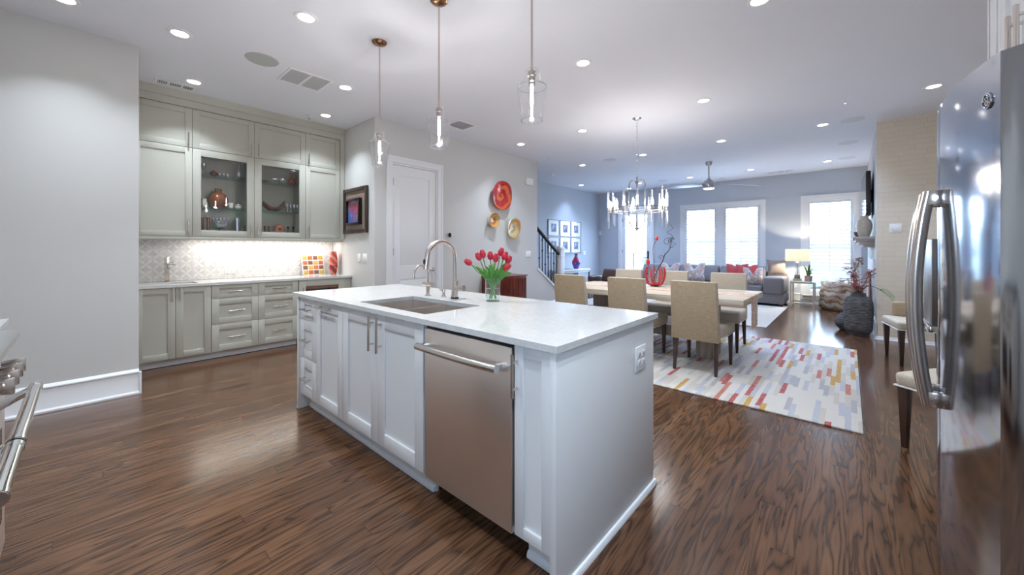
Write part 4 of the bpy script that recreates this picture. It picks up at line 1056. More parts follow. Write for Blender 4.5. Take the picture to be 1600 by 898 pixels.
# ---------------------------------------------------------------- range and counter on the near left
rng = thing('range_cooker', 'stainless steel double oven range with chunky knobs', 'range', (-1.77, -0.5, 0))
rx0, rx1 = -2.37, -1.19
b = MB(); b.box(rx0, rx1, YF+0.03, -0.235, 0.12, 0.905); b.part('body', M_steel, rng)
b = MB(); b.prism([(YF+0.03, 0.905), (-0.20, 0.905), (-0.180, 0.908), (-0.167, 0.916), (-0.160, 0.930), (-0.164, 0.944), (-0.175, 0.952), (-0.20, 0.955), (YF+0.03, 0.955)], 'x', rx0, rx1); b.part('cooktop', mat('satin_steel', (0.42, 0.42, 0.42), 0.35, 1.0), rng)
b = MB(); b.prism([(-0.236, 0.75), (-0.212, 0.76), (-0.205, 0.79), (-0.215, 0.904), (-0.236, 0.904)], 'x', rx0, rx1); b.part('control_panel', M_steel, rng)
kn = None
for i, x in enumerate((-2.28, -2.185, -2.07, -1.945, -1.60, -1.48, -1.36, -1.25)):
    b = MB(); b.lathe([(0.026, 0.0), (0.028, 0.004), (0.028, 0.012), (0.023, 0.016), (0, 0.016), (0, 0)], (0, 0, 0), 24, 'y'); bz = b
    bmesh.ops.transform(bz.bm, matrix=Matrix.Translation((x, -0.212, 0.835)) @ Matrix.Rotation(PI, 4, 'Z') @ Matrix.Rotation(PI, 4, 'Z'), verts=bz.bm.verts[:])
    k = bz.part('knob_bezel', M_chrome, rng)
    b = MB(); b.lathe([(0, 0.014), (0.017, 0.014), (0.018, 0.035), (0.018, 0.048), (0.015, 0.052), (0, 0.052)], (x, -0.212, 0.835), 22, 'y')
    b.hexa([(x-0.009, -0.198, 0.816), (x+0.009, -0.198, 0.816), (x+0.009, -0.142, 0.810), (x-0.009, -0.142, 0.810), (x-0.009, -0.198, 0.854), (x+0.009, -0.198, 0.854), (x+0.009, -0.142, 0.860), (x-0.009, -0.142, 0.860)], 0.003)
    b.part('knob', M_nickel, k)
for x0, x1 in ((rx0+0.006, -1.623), (-1.612, rx1-0.006)):
    b = MB(); b.box(x0, x1, -0.234, -0.196, 0.165, 0.745, 0.004); d = b.part('oven_door', M_steel, rng)
    b = MB(); b.box(x0+0.09, x1-0.09, -0.196, -0.1945, 0.29, 0.62); b.part('oven_window', mat('oven_glass', (0.01, 0.01, 0.012), 0.05), d)
    h0, h1 = (-2.25, -1.622) if x0 < -2 else (-1.606, -1.288)
    b = MB(); b.tube([(h0, -0.118, 0.752), (h1, -0.118, 0.752)], 0.0165, 18)
    for h in (h0+0.014, h1-0.014):
        b.tube([(h-0.012, -0.118, 0.752), (h+0.012, -0.118, 0.752)], 0.0185, 18)
        b.prism([(-0.112, 0.742), (-0.112, 0.768), (-0.200, 0.722), (-0.200, 0.690)], 'x', h-0.011, h+0.011, 0.002)
    b.part('oven_handle', M_chrome, d)
b = MB(); b.box(rx0+0.004, rx1-0.004, -0.236, -0.222, 0.122, 0.160); b.part('kick_panel', M_steel, rng)
for x in (rx0+0.05, rx1-0.05):
    for y in (-0.28, YF+0.1): MB().lathe([(0, 0), (0.022, 0), (0.024, 0.01), (0.018, 0.03), (0.018, 0.12), (0, 0.12)], (x, y, 0), 16).part('leg', M_chrome, rng)
for x in (-2.15, -1.77, -1.39):
    b = MB()
    for k in range(4): b.box(x-0.16, x+0.16, -0.78+k*0.13, -0.766+k*0.13, 0.975, 0.99)
    for k in range(3): b.box(x-0.16+k*0.153, x-0.146+k*0.153, -0.80, -0.36, 0.957, 0.977)
    b.part('burner_grate', M_black, rng)
t = thing('base_cabinet', 'white base cabinet on the far side of the steel range', 'cabinet', (-2.77, -0.58, 0))
b = MB(); b.box(-3.115, -2.378, YF+0.002, -0.30, 0.10, 0.885); b.box(-3.10, -2.40, YF+0.002, -0.36, 0.004, 0.10); b.part('carcass', M_isl, t)
for a0, a1, ha in ((-3.112, -2.745, -2.79), (-2.745, -2.38, -2.70)):
    M_ = lambda a, z, n: (a, -0.30+n, z)
    d = shaker(M_, a0, a1, 0.102, 0.883).part('door', M_isl, t); pull(M_, ha, 0.78, 0.15, True).part('handle', M_nickel, d)
MB().box(-3.14, -2.376, YF+0.002, -0.247, 0.886, 0.914, 0.002).single('range_side_countertop', M_quartz, 'white countertop end showing behind the steel range', 'countertop', (-2.76, -0.57, 0.886))

# ---------------------------------------------------------------- refrigerator
fr = thing('refrigerator', 'large stainless side by side refrigerator with bowed doors and curved handles', 'refrigerator', (0.66, 2.05, 0))
b = MB(); b.box(0.375, 1.02, 1.60, 2.505, 0.03, 1.755, 0.004); b.part('body', mat('fridge_side_grey', (0.10, 0.10, 0.105), 0.45), fr)
b = MB(); b.box(0.36, 0.42, 1.62, 2.49, 0.0, 0.075); b.part('base_grille', M_dark, fr)
def fx_(y): return 0.250+0.055*((y-2.05)/0.455)**2
def fdoor(y0, y1, r0, r1):
    pts = []
    n = 22
    for i in range(n+1):
        y = y0+(y1-y0)*i/n; x = fx_(y)
        e0 = max(0, 1-(y-y0)/r0); e1 = max(0, 1-(y1-y)/r1)
        x += r0*(1-math.sqrt(max(0, 1-e0*e0))) + r1*(1-math.sqrt(max(0, 1-e1*e1)))
        pts.append((x, y))
    pts += [(0.368, y1), (0.368, y0)]
    b = MB(); b.prism(pts, 'z', 0.085, 1.785); return b
near = fdoor(1.59, 2.118, 0.030, 0.006).part('fridge_door', M_fridge, fr)
far = fdoor(2.126, 2.512, 0.006, 0.03).part('freezer_door', M_fridge, fr)
for y0, door in ((2.068, near), (2.172, far)):
    zs = [0.685, 0.80, 0.95, 1.08, 1.21, 1.36, 1.472]; P = []
    for z in zs:
        k = (z-1.0785)/0.3935; P.append((0.186+0.034*k*k, y0, z))
    b = MB(); S = smoothpts(P, 6); rows = []
    for p in S:
        w, dpt = 0.016, 0.019; ring = []
        for k in range(16):
            a = 2*PI*k/16; rr = 1.0+0.06*math.cos(3*a)
            ring.append(b.bm.verts.new((p.x+dpt*math.cos(a)*rr, p.y+w*math.sin(a)*rr, p.z)))
        rows.append(ring)
    fs = [b.bm.faces.new((r0[k], r0[(k+1) % 16], r1[(k+1) % 16], r1[k])) for r0, r1 in zip(rows, rows[1:]) for k in range(16)] + [b.bm.faces.new(rows[0]), b.bm.faces.new(rows[-1])]
    bmesh.ops.recalc_face_normals(b.bm, faces=fs)
    for z in (0.71, 1.447):
        b.box(0.218, fx_(y0)+0.004, y0-0.017, y0+0.017, z-0.027, z+0.027, 0.003)
        b.lathe([(0, y0-0.0195), (0.007, y0-0.0195), (0.007, y0-0.016), (0, y0-0.016)], (0.236, 0, z), 12, 'y')
    b.part('handle', mat('warm_steel', (0.55, 0.50, 0.47), 0.2, 1.0), door)
b = MB(); b.box(0.2445, 0.30, 2.215, 2.43, 0.955, 1.30, 0.004); disp = b.part('water_dispenser', mat('dispenser_grey', (0.22, 0.2, 0.2), 0.3, 0.7), far)
b = MB(); b.box(0.236, 0.25, 2.22, 2.425, 0.93, 0.953, 0.003); b.part('drip_tray', M_chrome, far)
ey, ez = 1.605+0.0, 1.67; ex = fx_(1.64)
# round badge with a swirl monogram
ey = 1.665; ex = fx_(ey)-0.0015
b = MB(); b.lathe([(0, 0.006), (0.020, 0.006), (0.023, 0.004), (0.023, -0.004), (0, -0.004)], (0, 0, 0), 32, 'x'); 
sl = math.atan(2*0.055*(ey-2.05)/0.455**2)
def place(b, out): bmesh.ops.transform(b.bm, matrix=Matrix.Translation((ex-out, ey, ez)) @ Matrix.Rotation(PI-sl, 4, 'Z'), verts=b.bm.verts[:])
place(b, -0.005); bd = b.part('round_badge', mat('badge_blue_steel', (0.10, 0.12, 0.16), 0.25, 0.8), near)
b = MB(); b.lathe([(0.019, 0.005), (0.022, 0.005), (0.022, 0.008), (0.019, 0.008)], (0, 0, 0), 32, 'x', closed=True)
b.tube([(0.008, 0.002+0.007*math.cos(a)*(-1), 0.003+0.008*math.sin(a)) for a in [k*0.5 for k in range(1, 11)]], 0.0012, 6)
b.tube([(0.008, 0.0035-0.006*math.cos(a), -0.006+0.006*math.sin(a)) for a in [k*0.5 for k in range(-3, 9)]], 0.0012, 6)
b.tube([(0.008, -0.007-0.005*math.cos(a), 0.001+0.008*math.sin(a)) for a in [k*0.5 for k in range(0, 10)]], 0.0012, 6)
for k in range(4):
    a = k*PI/2+0.5; b.tube([(0.008, 0.016*math.cos(a+t*0.25), 0.016*math.sin(a+t*0.25)+0.0) for t in range(5)], 0.0011, 6)
place(b, -0.005); b.part('badge_script', M_chrome, bd)
# cabinet over the refrigerator and its side panels
t = thing('over_fridge_cabinet', 'white painted cabinet above the stainless refrigerator', 'cabinet', (0.75, 2.06, 1.84))
MR = mapR(0.46)
b = MB(); carcass(b, MR, 1.62, 2.50, 1.84, 2.9, 0.58); b.part('carcass', M_trim, t)
for a0, a1, ha in ((1.755, 2.057, 2.015), (2.057, 2.36, 2.10)):
    d = shaker(MR, a0, a1, 1.845, 2.895, 0.06).part('door', M_trim, t); pull(MR, ha, 1.97, 0.17, True, r=0.007).part('handle', M_nickel, d)
b = MB(); mbox(b, MR, 2.362, 2.50, 1.845, 2.895, 0, 0.02, 0.002); mbox(b, MR, 2.39, 2.47, 1.845, 2.895, 0.0195, 0.026, 0.002); b.part('filler', M_trim, t)
b = MB(); mbox(b, MR, 1.62, 1.753, 1.845, 2.895, 0, 0.02, 0.002); b.part('filler', M_trim, t)
b = MB(); b.prism([(0.44, 2.902), (0.42, 2.92), (0.40, 2.98), (0.38, H), (1.04, H), (1.04, 2.902)], 'y', 1.60, 2.54); b.struct('trim_5', M_trim)
for y in (1.56, 2.52):
    b = MB(); b.box(0.44, 1.045, y, y+0.022, 0.002, 2.895); b.single('fridge_side_panel', M_trim, 'white tall panel on the dining side of the refrigerator' if y > 2 else 'white tall panel on the range side of the refrigerator', 'panel', (0.75, y+0.011, 0.002))
# ---------------------------------------------------------------- things inside the glass fronted cabinets
def pot(name, prof, m, label, cat, x, y, z, group=None, seg=28, **k):
    return MB().lathe(prof, (x, y, z), seg, **k).single(name, m, label, cat, (x, y, z), group)
def shell(name, prof, m, label, cat, x, y, z, group=None, t=0.0025, seg=28):
    """thin walled vessel: outer profile bottom to top"""
    ins = [(max(r-t, 0.0), h+(t if i == 0 else 0)) for i, (r, h) in enumerate(prof)][::-1]
    b = MB().open(); b.lathe([(0, prof[0][1])]+prof+ins[:-1]+[(max(prof[0][0]-t, 0.001), prof[0][1]+t), (0, prof[0][1]+t)], (x, y, z), seg)
    return b.single(name, m, label, cat, (x, y, z), group)
Z1, Z2, Z3, XC = 1.4785, 1.7655, 2.1505, -5.85
AM = M_amber
# left of the pair, top shelf
t = thing('lidded_bowl', 'small amber lidded bowl on the top shelf behind glass', 'bowl', (XC, 1.062, Z3))
MB().lathe([(0, 0), (0.022, 0), (0.038, 0.015), (0.043, 0.032), (0.038, 0.048), (0, 0.048)], (XC, 1.062, Z3), 28).part('body', AM, t)
MB().lathe([(0, 0.0485), (0.037, 0.0485), (0.022, 0.060), (0.005, 0.066), (0.006, 0.08), (0, 0.084)], (XC, 1.062, Z3), 24).part('lid', AM, t)
for i, (dy, l) in enumerate(((-0.042, 'nearest the amber lidded bowl'), (0.0, 'in the middle of three'), (0.042, 'nearest the decanter'))):
    shell('glass_tumbler', [(0.014, 0), (0.018, 0.03), (0.018, 0.055)], M_crystal, 'small glass tumbler on the top shelf, ' + l, 'glass', XC, 1.165+dy, Z3, 'tumblers on the top shelf', seg=18)
t = thing('decanter', 'clear glass decanter with a stopper and amber contents on the top shelf', 'decanter', (XC, 1.318, Z3))
MB().open().lathe([(0, 0), (0.038, 0), (0.040, 0.01), (0.040, 0.09), (0.030, 0.115), (0.012, 0.125), (0.012, 0.155), (0.016, 0.16)], (XC, 1.318, Z3), 24).part('bottle', M_crystal, t)
MB().lathe([(0, 0.003), (0.036, 0.004), (0.037, 0.03), (0, 0.03)], (XC, 1.318, Z3), 24).part('contents', AM, t)
MB().lathe([(0, 0.156), (0.008, 0.161), (0.008, 0.166), (0.014, 0.178), (0.008, 0.195), (0, 0.198)], (XC, 1.318, Z3), 16).part('stopper', M_crystal, t)
shell('glass_goblet', [(0.022, 0), (0.022, 0.003), (0.005, 0.008), (0.005, 0.07), (0.028, 0.10), (0.03, 0.15)], M_crystal, 'tall clear goblet at the end of the top shelf beside the amber lidded bowl', 'glass', XC, 0.96, Z3, seg=20)
# middle shelf
pot('amber_vase', [(0, 0), (0.050, 0), (0.080, 0.03), (0.101, 0.085), (0.100, 0.125), (0.072, 0.170), (0.036, 0.195), (0.034, 0.232), (0.040, 0.238), (0.032, 0.238), (0.028, 0.2), (0, 0.19)], AM, 'big round amber vase with a short neck behind glass', 'vase', XC, 1.108, Z2)
t = thing('porcelain_mug', 'plain white porcelain mug right of the big amber vase', 'mug', (XC, 1.237, Z2))
MB().lathe([(0, 0), (0.027, 0), (0.029, 0.006), (0.029, 0.078), (0.026, 0.078), (0.026, 0.008), (0, 0.008)], (XC, 1.237, Z2), 24).part('body', M_porc, t)
MB().tube([(XC+0.02, 1.237-0.020, Z2+0.065), (XC+0.035, 1.237-0.032, Z2+0.055), (XC+0.035, 1.237-0.032, Z2+0.03), (XC+0.02, 1.237-0.020, Z2+0.018)], 0.0035, 8).part('handle', M_porc, t)
t = thing('sugar_bowl', 'white sugar bowl with gilded lid rim on the middle shelf', 'bowl', (XC, 1.312, Z2))
MB().lathe([(0, 0), (0.022, 0), (0.034, 0.015), (0.037, 0.04), (0.035, 0.05), (0, 0.05)], (XC, 1.312, Z2), 24).part('body', M_porc, t)
l = MB().lathe([(0, 0.0565), (0.030, 0.0565), (0.018, 0.064), (0.004, 0.068), (0.007, 0.078), (0, 0.083)], (XC, 1.312, Z2), 24).part('lid', M_porc, t)
MB().lathe([(0, 0.0502), (0.038, 0.0502), (0.039, 0.053), (0.036, 0.0563), (0, 0.0563)], (XC, 1.312, Z2), 24).part('gilt_rim', mat('gilt', (0.6, 0.36, 0.10), 0.3, 0.8), l)
t = thing('creamer', 'fluted white porcelain jug left of the big amber vase', 'jug', (XC, 0.968, Z2))
MB().lathe([(0, 0), (0.026, 0), (0.036, 0.02), (0.037, 0.055), (0.026, 0.085), (0.031, 0.105), (0.027, 0.104), (0.022, 0.085), (0, 0.08)], (XC, 0.968, Z2), 20).part('body', M_porc, t)
MB().tube([(XC+0.03, 0.968+0.015, Z2+0.09), (XC+0.055, 0.98, Z2+0.075), (XC+0.05, 0.98, Z2+0.04), (XC+0.033, 0.975, Z2+0.028)], 0.004, 8).part('handle', M_porc, t)
# bottom shelf
for dy, l in ((-0.022, 'behind the glass'), (0.026, 'beside the punch bowl')):
    shell('copper_beaker', [(0.014, 0), (0.016, 0.06), (0.021, 0.165)], mat('copper_lustre', (0.30, 0.13, 0.08), 0.2, 0.7), 'tall slim copper beaker at the end of the bottom shelf, ' + l, 'beaker', XC+dy*1.5, 0.975+dy, Z1, 'copper beakers')
shell('punch_bowl', [(0.05, 0), (0.05, 0.006), (0.012, 0.016), (0.014, 0.032), (0.065, 0.05), (0.092, 0.09), (0.098, 0.125)], M_crystal, 'cut glass punch bowl on a foot on the bottom cabinet shelf', 'bowl', XC, 1.134, Z1, seg=36)
for i in range(5):
    y = 1.06+i*0.037; lab = ['first glass cup hung on the punch bowl rim, at the copper beakers', 'second glass cup on the punch bowl rim', 'middle glass cup on the punch bowl rim', 'fourth glass cup on the punch bowl rim', 'last glass cup on the punch bowl rim, toward the tall cylinder'][i]
    shell('punch_cup', [(0.010, 0), (0.0165, 0.012), (0.0175, 0.042)], M_crystal, lab, 'glass', XC, y, Z1+0.127, 'punch cups', 0.002, 14)
shell('cylinder_glass', [(0.026, 0), (0.028, 0.175)], M_crystal, 'tall straight clear cylinder glass on the bottom shelf right of the punch bowl', 'vase', XC, 1.304, Z1, seg=22)
pot('hand_bell', [(0, 0), (0.021, 0), (0.019, 0.01), (0.012, 0.035), (0.006, 0.044), (0.004, 0.07), (0.007, 0.082), (0, 0.09)], mat('dark_bronze', (0.06, 0.045, 0.035), 0.3, 0.8), 'little dark bronze bell in the corner of the bottom shelf', 'bell', XC+0.05, 1.372, Z1, seg=18)
# right of the pair
pot('amber_dish', [(0, 0), (0.02, 0), (0.042, 0.012), (0.046, 0.024), (0.04, 0.02), (0, 0.008)], AM, 'shallow amber dish on the top shelf of the second glass cabinet', 'dish', XC, 1.60, Z3, sy=1.0)
pot('white_dish', [(0, 0), (0.02, 0), (0.045, 0.016), (0.047, 0.02), (0.04, 0.018), (0, 0.006)], M_porc, 'shallow white dish between amber dish and crystal bowl', 'dish', XC, 1.715, Z3)
shell('crystal_bowl', [(0.025, 0), (0.045, 0.02), (0.054, 0.05), (0.056, 0.07)], M_crystal, 'cut crystal bowl on the top shelf beside the amber bottle vase', 'bowl', XC, 1.818, Z3)
pot('amber_bottle_vase', [(0, 0), (0.038, 0), (0.055, 0.025), (0.056, 0.05), (0.036, 0.09), (0.020, 0.12), (0.021, 0.15), (0.030, 0.17), (0.022, 0.165), (0, 0.16)], AM, 'orange amber vase with a flared neck on the top shelf corner', 'vase', XC, 1.939, Z3)
b = MB()
def boat(u, v):
    a = (u-0.5)*2; y = 1.715+0.135*a; zb = 0.002+0.075*a*a; zr = 0.058+0.078*a*a+(0.03*a**3 if a > 0 else 0.0)
    wd = 0.052*math.sqrt(max(0, 1-a**4))+0.002; th = (v-0.5)*PI
    return Vector((XC+wd*math.sin(th), y, Z2+zb+(zr-zb)*(1-math.cos(th))))
b.grid(boat, 24, 12); b.single('boat_bowl', mat('burnt_orange_glaze', (0.22, 0.075, 0.03), 0.3, vary=0.7, nscale=9, color2=(0.045, 0.04, 0.045)), 'long boat shaped bowl of burnt orange glaze with upswept ends', 'bowl', (XC, 1.715, Z2))
names = ['front row nearest the boat bowl', 'front row second', 'front row third', 'front row last at the cabinet side', 'back row nearest the boat bowl', 'back row second', 'back row third', 'back row last at the cabinet side']
for i in range(8):
    shell('wine_glass', [(0.02, 0), (0.02, 0.002), (0.003, 0.006), (0.003, 0.055), (0.018, 0.075), (0.019, 0.10), (0.016, 0.12)], M_crystal, 'small stemmed glass on the middle shelf, ' + names[i], 'glass', XC+0.04-0.09*(i//4), 1.865+0.045*(i % 4)-0.01*(i//4), Z2, 'stemmed glasses', 0.0015, 14)
for dy, l in ((-0.022, 'nearest the centre stile'), (0.024, 'nearest the round vase')):
    shell('brown_tumbler', [(0.015, 0), (0.017, 0.09)], mat('smoked_glass', (0.16, 0.10, 0.08), 0.1, 0.3), 'brown smoked tumbler on the bottom shelf, ' + l, 'glass', XC, 1.633+dy, Z1, 'brown tumblers')
t = thing('round_vase', 'round orange glass vase with a dark square spot', 'vase', (XC, 1.775, Z1))
MB().lathe([(0, 0), (0.025, 0), (0.052, 0.025), (0.060, 0.058), (0.050, 0.095), (0.022, 0.115), (0.024, 0.118), (0.018, 0.112), (0, 0.10)], (XC, 1.775, Z1), 32).part('body', mat('coral_glass', (0.55, 0.17, 0.09), 0.15, vary=0.4, nscale=14), t)
b = MB(); b.box(XC+0.050, XC+0.062, 1.757, 1.785, Z1+0.04, Z1+0.068, 0.003); b.part('dark_spot', mat('dark_purple_glass', (0.05, 0.01, 0.03), 0.15), t)
for y, l in ((1.89, 'nearest the round orange vase'), (1.955, 'nearest the cabinet side')):
    pot('candle_cup', [(0, 0), (0.018, 0), (0.012, 0.008), (0.004, 0.02), (0.006, 0.045), (0.004, 0.055), (0.014, 0.075), (0.018, 0.095), (0.014, 0.095), (0, 0.078)], mat('dark_bronze', (0.06, 0.045, 0.035), 0.3, 0.8), 'little dark bronze candle cup on the bottom shelf, ' + l, 'candle holder', XC, y, Z1, 'bronze candle cups', 18)

# on the bar counter
t = thing('mosaic_panel', 'square glass panel of orange, yellow and brown tiles leaning on the splashback', 'decoration', (-5.97, 2.27, 0.8785))
def lean(z): return -5.945-(z-0.8785)*0.24
def slab(b, y0, y1, z0, z1, n0, n1, bev=0):
    b.hexa([(lean(z0)+n0, y0, z0), (lean(z0)+n1, y0, z0), (lean(z0)+n1, y1, z0), (lean(z0)+n0, y1, z0), (lean(z1)+n0, y0, z1), (lean(z1)+n1, y0, z1), (lean(z1)+n1, y1, z1), (lean(z1)+n0, y1, z1)], bev)
b = MB(); slab(b, 2.112, 2.428, 0.879, 1.165, 0, 0.008, 0.002); b.part('clear_backing', mat('milky_glass', (0.78, 0.76, 0.74), 0.15), t)
tc = [(0.62, 0.40, 0.10), (0.60, 0.16, 0.06), (0.25, 0.13, 0.10), (0.66, 0.48, 0.14), (0.62, 0.20, 0.08)]
pat = [[3, 1, 2, 0], [4, 2, 3, 1], [2, 3, 4, 2], [0, 1, 2, 3]]
for r in range(4):
    for c in range(4):
        y = 2.125+c*0.0745; z = 1.155-r*0.070; b = MB(); slab(b, y, y+0.064, z-0.054, z, 0.008, 0.012, 0.002)
        k = pat[r][c]; b.part('tile', mat('glass_tile_%d' % k, tc[k], 0.15, vary=0.3, nscale=40), t)
t = pot('striped_vase', [(0, 0), (0.035, 0), (0.045, 0.04), (0.057, 0.12), (0.058, 0.19), (0.050, 0.27), (0.038, 0.345), (0.034, 0.345), (0.045, 0.27), (0, 0.03)], mat('tmp', (1, 0, 0)), 'tall red and coral striped barrel vase on the bar counter', 'vase', -5.78, 2.485, 0.8785)
g = G('red_swirl_glass'); x, y, z = g.xyz(g.tc.outputs['Object'])
w = g.math('ADD', g.math('MULTIPLY', z, 55.0), g.math('MULTIPLY', y, 60.0)); s_ = g.math('SINE', g.math('ADD', w, g.math('MULTIPLY', g.noise(g.tc.outputs['Object'], 12.0), 3.0)))
top = g.mix(g.math('GREATER_THAN', s_, 0.35), (0.52, 0.07, 0.045), (0.66, 0.24, 0.19)); low = g.mix(g.math('GREATER_THAN', s_, 0.6), (0.17, 0.012, 0.015), (0.5, 0.11, 0.07))
g.color(g.mix(g.math('GREATER_THAN', z, 0.14), low, top)); g.b.inputs['Roughness'].default_value = 0.12
t.data.materials[0] = g.m

# ---------------------------------------------------------------- pictures and plates on the walls
t = thing('framed_picture', 'dark framed picture with a raised inner frame of small colourful squares', 'picture', (-5.24, YK, 1.5))
b = MB(); px0, px1, pz0, pz1 = -5.60, -4.905, 1.485, 2.13; y1 = YK-0.001; y0 = YK-0.035; w = 0.05
b.box(px0, px0+w, y0, y1, pz0, pz1, 0.004); b.box(px1-w, px1, y0, y1, pz0, pz1, 0.004); b.box(px0+w, px1-w, y0, y1, pz0, pz0+w, 0.004); b.box(px0+w, px1-w, y0, y1, pz1-w, pz1, 0.004)
b.part('outer_frame', M_dwood, t)
MB().box(px0+w, px1-w, YK-0.014, y1, pz0+w, pz1-w).part('taupe_mat', mat('taupe_mat_board', (0.25, 0.20, 0.16), 0.7), t)
b = MB(); b.box(px0+0.12, px1-0.12, YK-0.016, YK-0.014, pz1-0.115, pz1-0.105); b.part('pink_line', mat('pink_line', (0.5, 0.2, 0.2), 0.7), t)
b = MB(); ix0, ix1, iz0, iz1 = -5.47, -5.06, 1.605, 1.975; w = 0.03
b.box(ix0, ix0+w, YK-0.065, YK-0.014, iz0, iz1, 0.004); b.box(ix1-w, ix1, YK-0.065, YK-0.014, iz0, iz1, 0.004); b.box(ix0+w, ix1-w, YK-0.065, YK-0.014, iz0, iz0+w, 0.004); b.box(ix0+w, ix1-w, YK-0.065, YK-0.014, iz1-w, iz1, 0.004)
b.part('inner_frame', mat('black_lacquer', (0.012, 0.008, 0.008), 0.15), t)
g = G('colour_squares_print'); x, y, z = g.xyz(g.tc.outputs['Object'])
cx = g.math('FLOOR', g.math('MULTIPLY', x, 11.5)); cz = g.math('FLOOR', g.math('MULTIPLY', z, 9.7)); r = g.white(g.comb(cx, 1.0, cz)); n = g.noise(g.tc.outputs['Object'], 26.0, 2, 0.6, 1.0)
c1 = g.ramp(r, [(0, (0.08, 0.15, 0.42)), (0.3, (0.42, 0.06, 0.16)), (0.5, (0.10, 0.28, 0.45)), (0.7, (0.35, 0.06, 0.10)), (0.85, (0.16, 0.08, 0.30))], 'CONSTANT')
g.color(g.mix(g.math('GREATER_THAN', n, 0.60), c1, (0.45, 0.30, 0.34)))
MB().box(ix0+w, ix1-w, YK-0.030, YK-0.0145, iz0+w, iz1-w).part('print', g.m, t)

def swirl_material(name, stops, k, sharp=0.0):
    g = G(name); x, y, z = g.xyz(g.tc.outputs['Object'])
    r = g.math('SQRT', g.math('ADD', g.math('MULTIPLY', y, y), g.math('MULTIPLY', z, z)))
    a = g.math('DIVIDE', g.math('ARCTAN2', z, y), 2*PI)
    n = g.noise(g.tc.outputs['Object'], 7.0, 2)
    f = g.math('FRACT', g.math('ADD', g.math('ADD', g.math('MULTIPLY', r, k), a), g.math('MULTIPLY', n, 0.7)))
    g.color(g.ramp(f, stops)); g.b.inputs['Roughness'].default_value = 0.08; g.b.inputs['Coat Weight'].default_value = 0.5
    return g.m
R1, O1, Y1 = (0.22, 0.010, 0.010), (0.50, 0.11, 0.03), (0.66, 0.42, 0.10)
SW = [swirl_material('red_orange_swirl', [(0, R1), (0.3, (0.40, 0.02, 0.015)), (0.42, O1), (0.62, (0.46, 0.08, 0.025)), (0.74, R1), (0.9, (0.34, 0.016, 0.014))], 6.0),
      swirl_material('honey_swirl', [(0, (0.50, 0.30, 0.10)), (0.45, (0.55, 0.36, 0.14)), (0.6, (0.20, 0.04, 0.02)), (0.75, (0.6, 0.2, 0.04)), (1, (0.5, 0.3, 0.1))], 9.0),
      swirl_material('sage_gold_swirl', [(0, (0.50, 0.52, 0.38)), (0.4, (0.60, 0.42, 0.12)), (0.6, (0.62, 0.18, 0.05)), (0.8, (0.40, 0.42, 0.25)), (1, (0.5, 0.52, 0.38))], 7.5)]
def plate(label, y, z, r, m, tilt):
    t = thing('glass_wall_plate', label, 'wall art', (XP, y, z), 'glass plates on the pantry wall')
    b = MB().open(); prof = [(0, 0.02), (0.25*r, 0.022), (0.6*r, 0.035), (0.92*r, 0.065), (r, 0.062), (0.99*r, 0.072), (0.9*r, 0.074), (0.58*r, 0.045), (0.25*r, 0.032), (0, 0.03)]
    b.lathe(prof, (0, 0, 0), 40, 'x')
    for v in b.bm.verts:
        a = math.atan2(v.co.z, v.co.y); q = math.hypot(v.co.y, v.co.z)/r; v.co.x += 0.012*q*q*math.sin(3*a+y); v.co.y *= 1+0.015*math.sin(2*a)*q; v.co.z *= 1+0.012*math.cos(3*a+z)*q
    bmesh.ops.transform(b.bm, matrix=Matrix.Translation((XP, y, z)) @ Matrix.Rotation(tilt, 4, 'Y') @ Matrix.Translation((0.02, 0, 0)), verts=b.bm.verts[:])
    b.part('dish', m, t)
    b = MB(); b.lathe([(0, 0.0005), (0.03, 0.0005), (0.03, 0.01), (0.008, 0.01), (0.008, 0.045), (0, 0.045)], (XP, y, z), 16, 'x'); b.part('bracket', M_chrome, t)
plate('largest glass wall plate, red and orange swirls', 5.0, 2.225, 0.262, SW[0], 0.06)
plate('smallest glass wall plate, honey coloured, under the red one', 4.79, 1.768, 0.135, SW[1], 0.05)
plate('pale sage and gold glass wall plate, lowest on the pantry wall', 5.31, 1.655, 0.195, SW[2], 0.06)
b = MB(); b.box(XP+0.0005, XP+0.055, 5.72, 5.92, 2.52, 2.65, 0.005); b.single('door_chime', M_white, 'white door chime box high on the pantry wall', 'door chime', (XP, 5.82, 2.585))
t = thing('thermostat', 'round dark chrome thermostat dial beside the pantry door', 'thermostat', (XP, 3.835, 1.482))
MB().lathe([(0, 0.0005), (0.040, 0.0005), (0.042, 0.012), (0.042, 0.026), (0.036, 0.030), (0, 0.030)], (XP, 3.835, 1.482), 32, 'x').part('dial', M_chrome, t)
MB().lathe([(0, 0.0302), (0.034, 0.0302), (0.032, 0.033), (0, 0.034)], (XP, 3.835, 1.482), 32, 'x').part('display', mat('black_glass', (0.01, 0.01, 0.012), 0.05), t)
